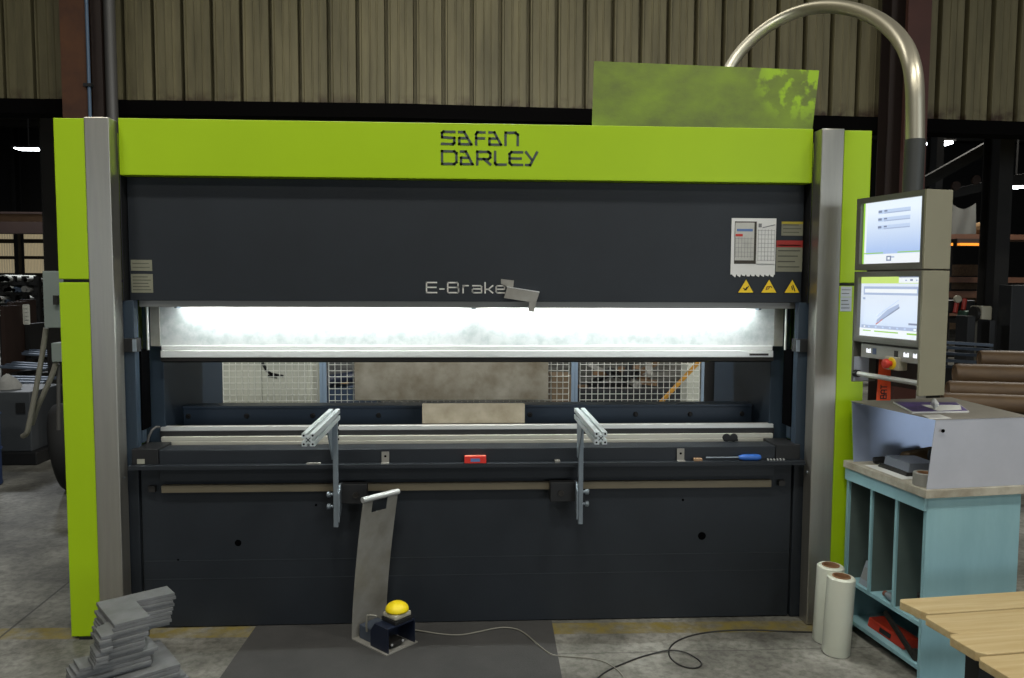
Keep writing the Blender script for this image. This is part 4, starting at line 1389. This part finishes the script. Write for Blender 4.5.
# shelving and bundles of bars
rk = thing('bar_rack', 'dark rack of small tubes in left bay below pale panels', 'rack', (-7.2, 9.5, 0))
for u in (0, 12, 24, 36):
    a = at(u, 280, 9.5)
    BX(a.x - .04, a.x + .04, 9.5, 9.58, 0, at(u, 276, 9.5).z).build('upright', darksteel, rk)
for v in (282, 292, 303, 316):
    a, b = at(-6, v, 9.5), at(38, v, 9.5)
    BX(a.x, b.x, 9.48, 10.2, a.z - .05, a.z).build('shelf_beam', darksteel, rk)
    for k in range(9):
        xx = a.x + .1 + (b.x - a.x - .2) * random.random()
        rr = .03 + .03 * random.random()
        MB().tube([(xx, 9.42, a.z + rr), (xx, 10.3, a.z + rr)], rr, 10).build('tube', random.choice([bluegrey, toolsteel, rawsteel, fencewire]), rk, smooth=40)
for i, (u0, u1, v0, v1, Y, mt, lb) in enumerate(((0, 7, 306, 378, 6.6, rackbrown, 'brown bundle of profiles standing at far left edge'), (7, 16, 302, 352, 7.2, rackbrown, 'brown bundle of profiles second from left edge'),
                                                   (16, 24, 300, 338, 7.8, rackbrown, 'brown bundle of profiles nearest the bright tube ends'))):
    a, b = at(u0, v0, Y), at(u1, v1, Y)
    t = thing('profile_bundle', lb, 'bundle', ((a.x + b.x) / 2, Y, 0), 'bundles of brown profiles')
    for k in range(3):
        w = (b.x - a.x) / 3
        BX(a.x + k * w, a.x + (k + .92) * w, Y, Y + .35, 0, a.z - .02 * (k % 2)).build('profile', mt, t)
gk = thing('grid_frame', 'small pale grid ends stacked on the dark rack', 'grid', tuple(at(26, 316, 7.4)))
m = MB()
a, b = at(23, 305, 7.4), at(29, 324, 7.4)
for k in range(4):
    xx = a.x + (b.x - a.x) * k / 3
    m.box(xx - .008, xx + .008, 7.4, 7.42, b.z, a.z)
for k in range(6):
    zz = b.z + (a.z - b.z) * k / 5
    m.box(a.x, b.x, 7.4, 7.42, zz - .008, zz + .008)
m.build('grid', fencewire, gk)
BX(a.x, b.x, 7.42, 7.9, 0, b.z).build('grid_base', darksteel, gk)
for i, (u0, u1, v0, v1, Y) in enumerate(((10, 34, 341, 346, 8.6), (26, 40, 352, 359, 7.0), (8, 34, 365, 373, 6.2), (4, 30, 380, 386, 5.2))):
    a, b = at(u0, v0, Y), at(u1, v1, Y)
    lb = ['topmost of the grey flat bars in the left bay', 'second grey flat bar from the top in left bay', 'third grey flat bar from the top in left bay', 'lowest grey flat bar in left bay, above grey casing'][i]
    t = thing('bar_stack', lb, 'steel bars', ((a.x + b.x) / 2, Y, 0), 'flat bars in the left bay')
    for k in range(3):
        MB().bar((a.x - .1, Y + .14 * k, a.z - .02 + .01 * k), (b.x + .1, Y + .1 + .14 * k, (a.z + b.z) / 2 - .01 + .01 * k), .1, .025).build('bar', bluegrey, t)
    BX(a.x, a.x + .1, Y, Y + .4, 0, b.z).build('trestle', darksteel, t)
    BX(b.x - .1, b.x, Y + .1, Y + .5, 0, b.z - .03).build('trestle', darksteel, t)
# grey casing, rag, drum, tyre
a, b = at(10, 392, 3.7), at(33, 476, 3.7)
t = thing('machine_casing', 'dark grey machine casing on the floor at far left', 'casing', ((a.x + b.x) / 2, 4.0, 0))
BX(a.x - .25, b.x, 3.7, 4.3, .12, a.z).build('casing_body', M('dull grey casing', S(64, 68, 72), .55, var=.15, scale=5), t, bevel=.01)
BX(a.x - .3, b.x + .06, 3.66, 4.34, 0, .12).build('casing_base', black, t, bevel=.01)
BX(a.x + .05, a.x + .13, 3.69, 3.7, a.z - .2, a.z - .1).build('casing_socket', black, t)
zr = a.z
m = MB()
for i in range(6):
    for k in range(10):
        an = k / 10 * 2 * math.pi
        r = .13 * math.cos(i / 5 * 1.5) * (.75 + .35 * random.random())
        m.v.append(Vector((a.x - .13 + r * math.cos(an), 3.9 + r * .7 * math.sin(an), zr + .002 + i * .028 + .012 * random.random() * (i > 0))))
for i in range(5):
    for k in range(10):
        m.f.append([i * 10 + k, i * 10 + (k + 1) % 10, (i + 1) * 10 + (k + 1) % 10, (i + 1) * 10 + k])
m.f.append([50 + k for k in range(10)])
tag(m.build('rag', rag, smooth=70), 'pale crumpled rag on top of grey casing at far left', 'rag')
p = at(-3, 490, 2.9)
t = thing('oil_drum', 'blue steel drum cut by the left edge of the view', 'drum', (p.x - .28, 2.9, 0))
MB().lathe((p.x - .28, 2.9, 0), [(0, 0), (.285, 0), (.29, .01), (.285, .02), (.285, .29), (.295, .30), (.285, .31), (.285, .58), (.295, .59), (.285, .60), (.285, .86), (.29, .87), (.285, .88), (.27, .865), (0, .865)], (0, 0, 1), 32).build('drum_body', blue_drum, t, smooth=40)
MB().lathe((p.x - .1, 2.85, .865), [(0.0, 0), (.03, 0), (.03, .012), (0, .012)], (0, 0, 1), 14).build('bung', zinc, t)
c0 = at(68, 447, 2.8)
t = thing('rubber_tyre', 'black tyre leaning on the floor behind the green panel', 'tyre', (c0.x, 2.9, 0))
ra = .36
c0.z = ra * .97
axt = Vector((1, .30, .15)).normalized()
MB().lathe(c0, [(.20, -.05), (.25, -.075), (.33, -.07), (.355, -.045), (.36, 0), (.355, .045), (.33, .07), (.25, .075), (.20, .05), (.20, -.05)], tuple(axt), 36).build('tread', tyre, t, smooth=50)
MB().lathe(c0, [(.0, .03), (.08, .035), (.1, .02), (.195, .05), (.199, .0)], tuple(axt), 28).build('rim', black, t, smooth=50)
# switch box and flexible conduits
a, b = at(42, 271, 1.45), at(62, 328, 1.45)
t = thing('switch_box', 'grey green electrical switch box beside the left green panel', 'switch box', ((a.x + b.x) / 2, 1.5, b.z))
BX(a.x, b.x + .05, 1.45, 1.62, b.z, a.z).build('enclosure', boxgrey, t, bevel=.006)
q = at(56.5, 300, 1.44)
BX(q.x - .012, q.x + .012, 1.42, 1.45, q.z - .03, q.z + .03).build('switch_handle', toolsteel, t)
BX(b.x - .06, b.x + .02, 1.62, 1.68, 0, a.z - .05).build('stand_post', darksteel, t)
a2, b2 = at(51, 343, 1.47), at(62, 362, 1.47)
BX(a2.x, b2.x, 1.47, 1.6, b2.z, a2.z).build('junction_box', boxgrey, t, bevel=.004)
flex = M('grey flexible conduit', S(122, 120, 110), .5, bump=.3, bscale=3, bstretch=(1, 1, 60))
c1 = [at(46, 328, 1.5), at(43, 350, 1.5), at(38, 378, 1.48), at(33, 405, 1.47), at(29, 425, 1.46), at(27, 434, 1.46), at(23, 436, 1.5)]
tag(MB().tube(smoothpath(c1), .017, 10).build('flexible_conduit', flex, smooth=50), 'longer grey flexible conduit hanging from the switch box', 'conduit')
c1 = [at(56, 362, 1.5), at(52, 376, 1.5), at(44, 393, 1.5), at(37, 408, 1.52), at(32, 424, 1.56)]
tag(MB().tube(smoothpath(c1), .017, 10).build('flexible_conduit', flex, smooth=50), 'shorter grey flexible conduit from small box below switch box', 'conduit')
c1 = [at(58.5, 364, 1.53), at(58.5, 390, 1.53), at(58.5, 430, 1.53)]
tag(MB().tube(c1, .012, 10).build('conduit_pipe', pipe_grey, smooth=50), 'straight thin pipe dropping beside the green panel', 'pipe')

# ------------------------------------------------------------------ right bay
a = at(998, 200, 6.5)
b = at(1012, 200, 6.5)
hbeam('steel_column', a.x, b.x, 6.5, 6.85, 0, 7.1, darksteel, 'dark steel stanchion in the right bay near picture edge')
a = at(935, 200, 9.0)
b = at(942, 200, 9.0)
hbeam('steel_column', a.x, b.x, 9.0, 9.3, 0, 7.1, M('grey stanchion', S(48, 48, 50), .6), 'thin grey stanchion behind operator console in right bay')
# roof brace
t = thing('roof_brace', 'diagonal roof brace in the right bay under the lights', 'brace', tuple(at(935, 183, 8.2)))
MB().bar(at(925, 182, 8.2), at(1000, 140, 8.2), .12, .16).build('brace_bar', darksteel, t)
MB().bar(at(945, 195, 8.4), at(1060, 170, 8.4), .1, .14).build('brace_bar', darksteel, t)
m = MB()
for u, v in ((975, 180), (990, 172), (955, 186)):
    p = at(u, v, 8.1)
    m.lathe(p, [(0, 0), (.07, 0), (.07, .04), (0, .04)], (0, -1, 0), 14)
m.build('gusset', rackbrown, t)
# storage rack with cloth
rk = thing('storage_rack', 'dark storage rack with brown beams in the right bay', 'rack', (8.3, 10.5, 0))
for u in (948, 993, 1040):
    p = at(u, 300, 10.5)
    BX(p.x - .05, p.x + .05, 10.5, 10.58, 0, at(u, 205, 10.5).z).build('upright', darksteel, rk)
rb = M('oxide beam', S(92, 60, 42), .6, var=.2, scale=6)
for v0, v1 in ((234, 240), (277, 283), (291, 298), (311, 316)):
    a, b = at(936, v0, 10.5), at(1050, v1, 10.5)
    BX(a.x, b.x, 10.46, 11.2, b.z, a.z).build('shelf_beam', rb, rk)
a, b = at(958, 262, 11.0), at(992, 330, 11.0)
for k in range(5):
    zz = b.z + (a.z - b.z) * k / 5
    BX(a.x, b.x, 11.22, 11.27, zz, zz + (a.z - b.z) / 6).build('back_board', scrap, rk)
# hanging cloth
m = MB()
nx, nz = 14, 6
for j in range(nz + 1):
    for i in range(nx + 1):
        u = 951 + 25 * i / nx
        v = 203 + 31 * j / nz + 6 * math.sin(math.pi * i / nx) * (1 - j / nz)
        p = at(u, v, 10.48 + .02 * math.sin(i * .7 + j * .5))
        m.v.append(p)
m.v += [p + Vector((0, .02, 0)) for p in m.v]
nn = (nx + 1) * (nz + 1)
for j in range(nz):
    for i in range(nx):
        q = [j * (nx + 1) + i, j * (nx + 1) + i + 1, (j + 1) * (nx + 1) + i + 1, (j + 1) * (nx + 1) + i]
        m.f.append(q)
        m.f.append([nn + k for k in q][::-1])
tag(m.build('cloth', M('grey cloth', S(84, 84, 80), .9, var=.1, scale=9), smooth=60), 'grey cloth hung over the storage rack beyond operator console', 'cloth')
a, b = at(978, 222, 10.8), at(992, 233, 10.8)
tag(BX(a.x, b.x, 10.6, 11.0, at(978, 233.5, 10.6).z, a.z).build('sack', M('tan sack', S(130, 104, 72), .8), bevel=.08), 'tan sack on the rack beside the grey cloth', 'sack')
for (u0, u1, lb) in ((960, 984, 'long amber lamp on the rack beam beyond operator console'), (950.5, 953, 'small round amber lamp at the console edge')):
    a, b = at(u0, 243.0, 10.2), at(u1, 245.6, 10.2)
    t = thing('amber_lamp', lb, 'lamp', ((a.x + b.x) / 2, 10.2, a.z))
    BX(a.x, b.x, 10.2, 10.28, b.z, a.z).build('amber_lens', amber, t)
    BX(a.x, b.x, 10.28, 10.46, b.z, at(u0, 239, 10.4).z).build('lamp_body', darksteel, t)
# machine tools / clutter along the right
bar_xz('yellow_guard', 992, 1005, 296, 318, 7.5, .25, yellow, 'yellow guard block in the right bay', 'guard')
p = at(998, 318, 7.6)
tag(BX(p.x - .05, p.x + .05, 7.55, 7.7, 0, p.z).build('guard_post', darksteel), 'dark post under the yellow guard block', 'post')
t = thing('drill_press', 'dark drill press with red handle parts in the right bay', 'drill press', tuple(at(958, 390, 6.8)))
t.location.z = 0
p = at(958, 306, 6.8)
BX(p.x - .2, p.x + .25, 6.8, 7.2, p.z - .1, p.z + .08).build('head', black, t, bevel=.02)
MB().tube([(p.x, 7.1, 0), (p.x, 7.1, p.z)], .06, 14).build('column', black, t, smooth=40)
BX(p.x - .2, p.x + .2, 6.8, 7.3, .7, .76).build('work_table', toolsteel, t)
for u, v in ((957, 305), (965, 302)):
    a = at(u, v - 3, 6.75)
    b = at(u - 2, v + 8, 6.72)
    MB().tube([a, b], .03, 10).build('red_lever', M('dull red paint', S(160, 50, 40), .5), t, smooth=40)
MB().lathe(at(956.5, 299, 6.72), [(0, .04), (.05, .04), (.05, 0)], (0, -1, 0), 12).build('pale_cap', greyplastic, t)
t = thing('bench_vice', 'green and grey bench vice in the right bay', 'vice', tuple(at(972, 318, 6.6)))
a, b = at(966, 311, 6.6), at(978, 319, 6.6)
BX(a.x, b.x, 6.6, 6.8, b.z, a.z).build('vice_body', M('dull green', S(54, 84, 70), .5), t, bevel=.02)
BX(a.x - .1, b.x + .1, 6.55, 7.0, b.z - .06, b.z).build('vice_bench_top', toolsteel, t)
BX(a.x - .05, a.x + .02, 6.6, 6.68, 0, b.z - .06).build('bench_leg', darksteel, t)
BX(b.x - .02, b.x + .05, 6.6, 6.68, 0, b.z - .06).build('bench_leg', darksteel, t)
t = thing('grinder', 'pale grey grinder on a pedestal in the right bay', 'grinder', tuple(at(986, 380, 6.2)))
t.location.z = 0
a, b = at(982, 306, 6.2), at(992, 322, 6.2)
BX(a.x, b.x, 6.2, 6.45, b.z, a.z).build('motor_body', greyplastic, t, bevel=.02)
MB().lathe(((a.x - .05), 6.3, (a.z + b.z) / 2), [(0, 0), (.1, 0), (.1, .04), (0, .04)], (1, 0, 0), 18).build('wheel', toolsteel, t)
a2, b2 = at(981, 322, 6.25), at(989, 352, 6.25)
BX(a2.x, b2.x, 6.25, 6.4, 0, a2.z).build('pedestal', M('pale pedestal', S(118, 116, 106), .6), t, bevel=.01)
for i, (u0, u1, v0, mt, lb) in enumerate(((968, 976, 316, black, 'black cylinder block left of the grinder'), (990, 996, 320, black, 'black upright block right of the grinder'), (1012, 1030, 285, black, 'tall black cabinet at the right edge'))):
    a, b = at(u0, v0, 5.9), at(u1, v0, 5.9)
    tag(BX(a.x, b.x, 5.9, 6.15, 0, a.z).build('machine_block', mt, bevel=.01), lb, 'machine block')
# bars on a low trestle
t = thing('bar_trestle', 'bluish steel bars on a low trestle behind brown tubes', 'steel bars', tuple(at(955, 360, 5.0)))
t.location.z = 0
for v, dv in ((342, 0), (347, .1), (353, .2), (360, .05), (366, .15)):
    a = at(940, v, 5.0 + dv)
    b = at(990, v + 3, 5.0 + dv)
    MB().bar(a, b, .12, .03).build('bar', bluegrey, t)
a = at(960, 368, 5.1)
BX(a.x - .05, a.x + .03, 5.0, 5.3, 0, a.z).build('trestle_leg', darksteel, t)
# brown tube pile
tubes = [((975, 359), 9.3, 'topmost brown tube of the pile behind the hood'), ((950.5, 374), 11, 'second brown tube from the top, behind the hood'), ((943.5, 390), 10, 'third brown tube from the top of the pile'), ((938, 402), 10, 'lowest brown tube of the pile')]
for (c, hh, lb), yy in zip(tubes, (3.95, 3.6, 3.25, 2.95)):
    a = at(c[0] + 4, c[1], yy)
    r = hh * (yy + 3.72) / 785
    t = thing('cardboard_tube', lb, 'tube', tuple(a), 'brown tubes piled at right')
    d0 = Vector((1, -.30, -.0)).normalized()
    MB().lathe(a, [(r * .72, .01), (r * .74, 0), (r * .90, 0), (r * .98, .015), (r, .04), (r, 2.6), (r * .74, 2.6)], tuple(d0), 28).build('tube_wall', tubebrown, t, smooth=50)
    MB().lathe(a + d0 * .008, [(0, 0), (r * .72, 0), (r * .72, .01), (0, .01)], tuple(d0), 28).build('end_plug', tubebrown, t)
t = thing('tube_cradle', 'dark steel cradle under the brown tubes', 'cradle', (5.2, 2.9, 0))
for x in (4.75, 6.0):
    BX(x, x + .08, 2.5, 4.2, 0, a.z - r).build('cradle_post', darksteel, t)
BX(4.6, 6.6, 2.7, 2.8, a.z - r - .06, a.z - r).build('cradle_rail', darksteel, t)

# ------------------------------------------------------------------ light
def area(name, loc, rot, sx_, sy_, power, col, spread=180):
    l = bpy.data.lights.new(name, 'AREA')
    l.shape = 'RECTANGLE'
    l.size, l.size_y = sx_, sy_
    l.energy = power
    l.color = col
    l.spread = R(spread)
    o = bpy.data.objects.new(name, l)
    COL.objects.link(o)
    o.location = loc
    o.rotation_euler = rot
    return o


warm = (1, .97, .88)
for x, y, p in ((-3.6, -3.4, 150), (0, -3.6, 230), (4.6, -3.2, 190), (-4.6, -9, 120), (0, -9.5, 120), (4.6, -9, 120)):
    area('hall_lamp', (x, y, 7.6), (0, 0, 0), 1.4, .5, p, warm)
for x, w_d, p in ((-9.2, 4.0, 110), (11.6, 15.0, 680)):
    area('added_daylight', (x, -16.8, 2.2), (R(90), 0, 0), w_d, 4.0, p, (.84, .93, 1))  # daylight panels added behind the camera to reflect in steel and hood
area('hall_lamp', (0, 3.2, 7.6), (0, 0, 0), 1.4, .5, 60, warm)
area('rear_fill', (0, 1.0, 3.3), (R(32), 0, 0), 2.4, .2, 80, (.95, .98, 1))  # unseen lamp added to brighten the fence and hanging sheet
area('bay_lamp', (-9, 13, 7.0), (0, 0, 0), 1.4, .5, 520, (.9, .95, 1))
area('bay_lamp', (-7, 6.5, 7.0), (0, 0, 0), 1.4, .5, 110, (.9, .95, 1))
area('bay_lamp', (9, 9, 7.0), (0, 0, 0), 1.4, .5, 520, warm)

w = bpy.data.worlds.new('world')
scn.world = w
w.use_nodes = True
w.node_tree.nodes['Background'].inputs[0].default_value = (.6, .7, .8, 1)
w.node_tree.nodes['Background'].inputs[1].default_value = .05
scn.view_settings.view_transform = 'Standard'
scn.view_settings.look = 'None'
scn.view_settings.exposure = 0
scn.view_settings.gamma = 1
scn.view_settings.use_curve_mapping = False
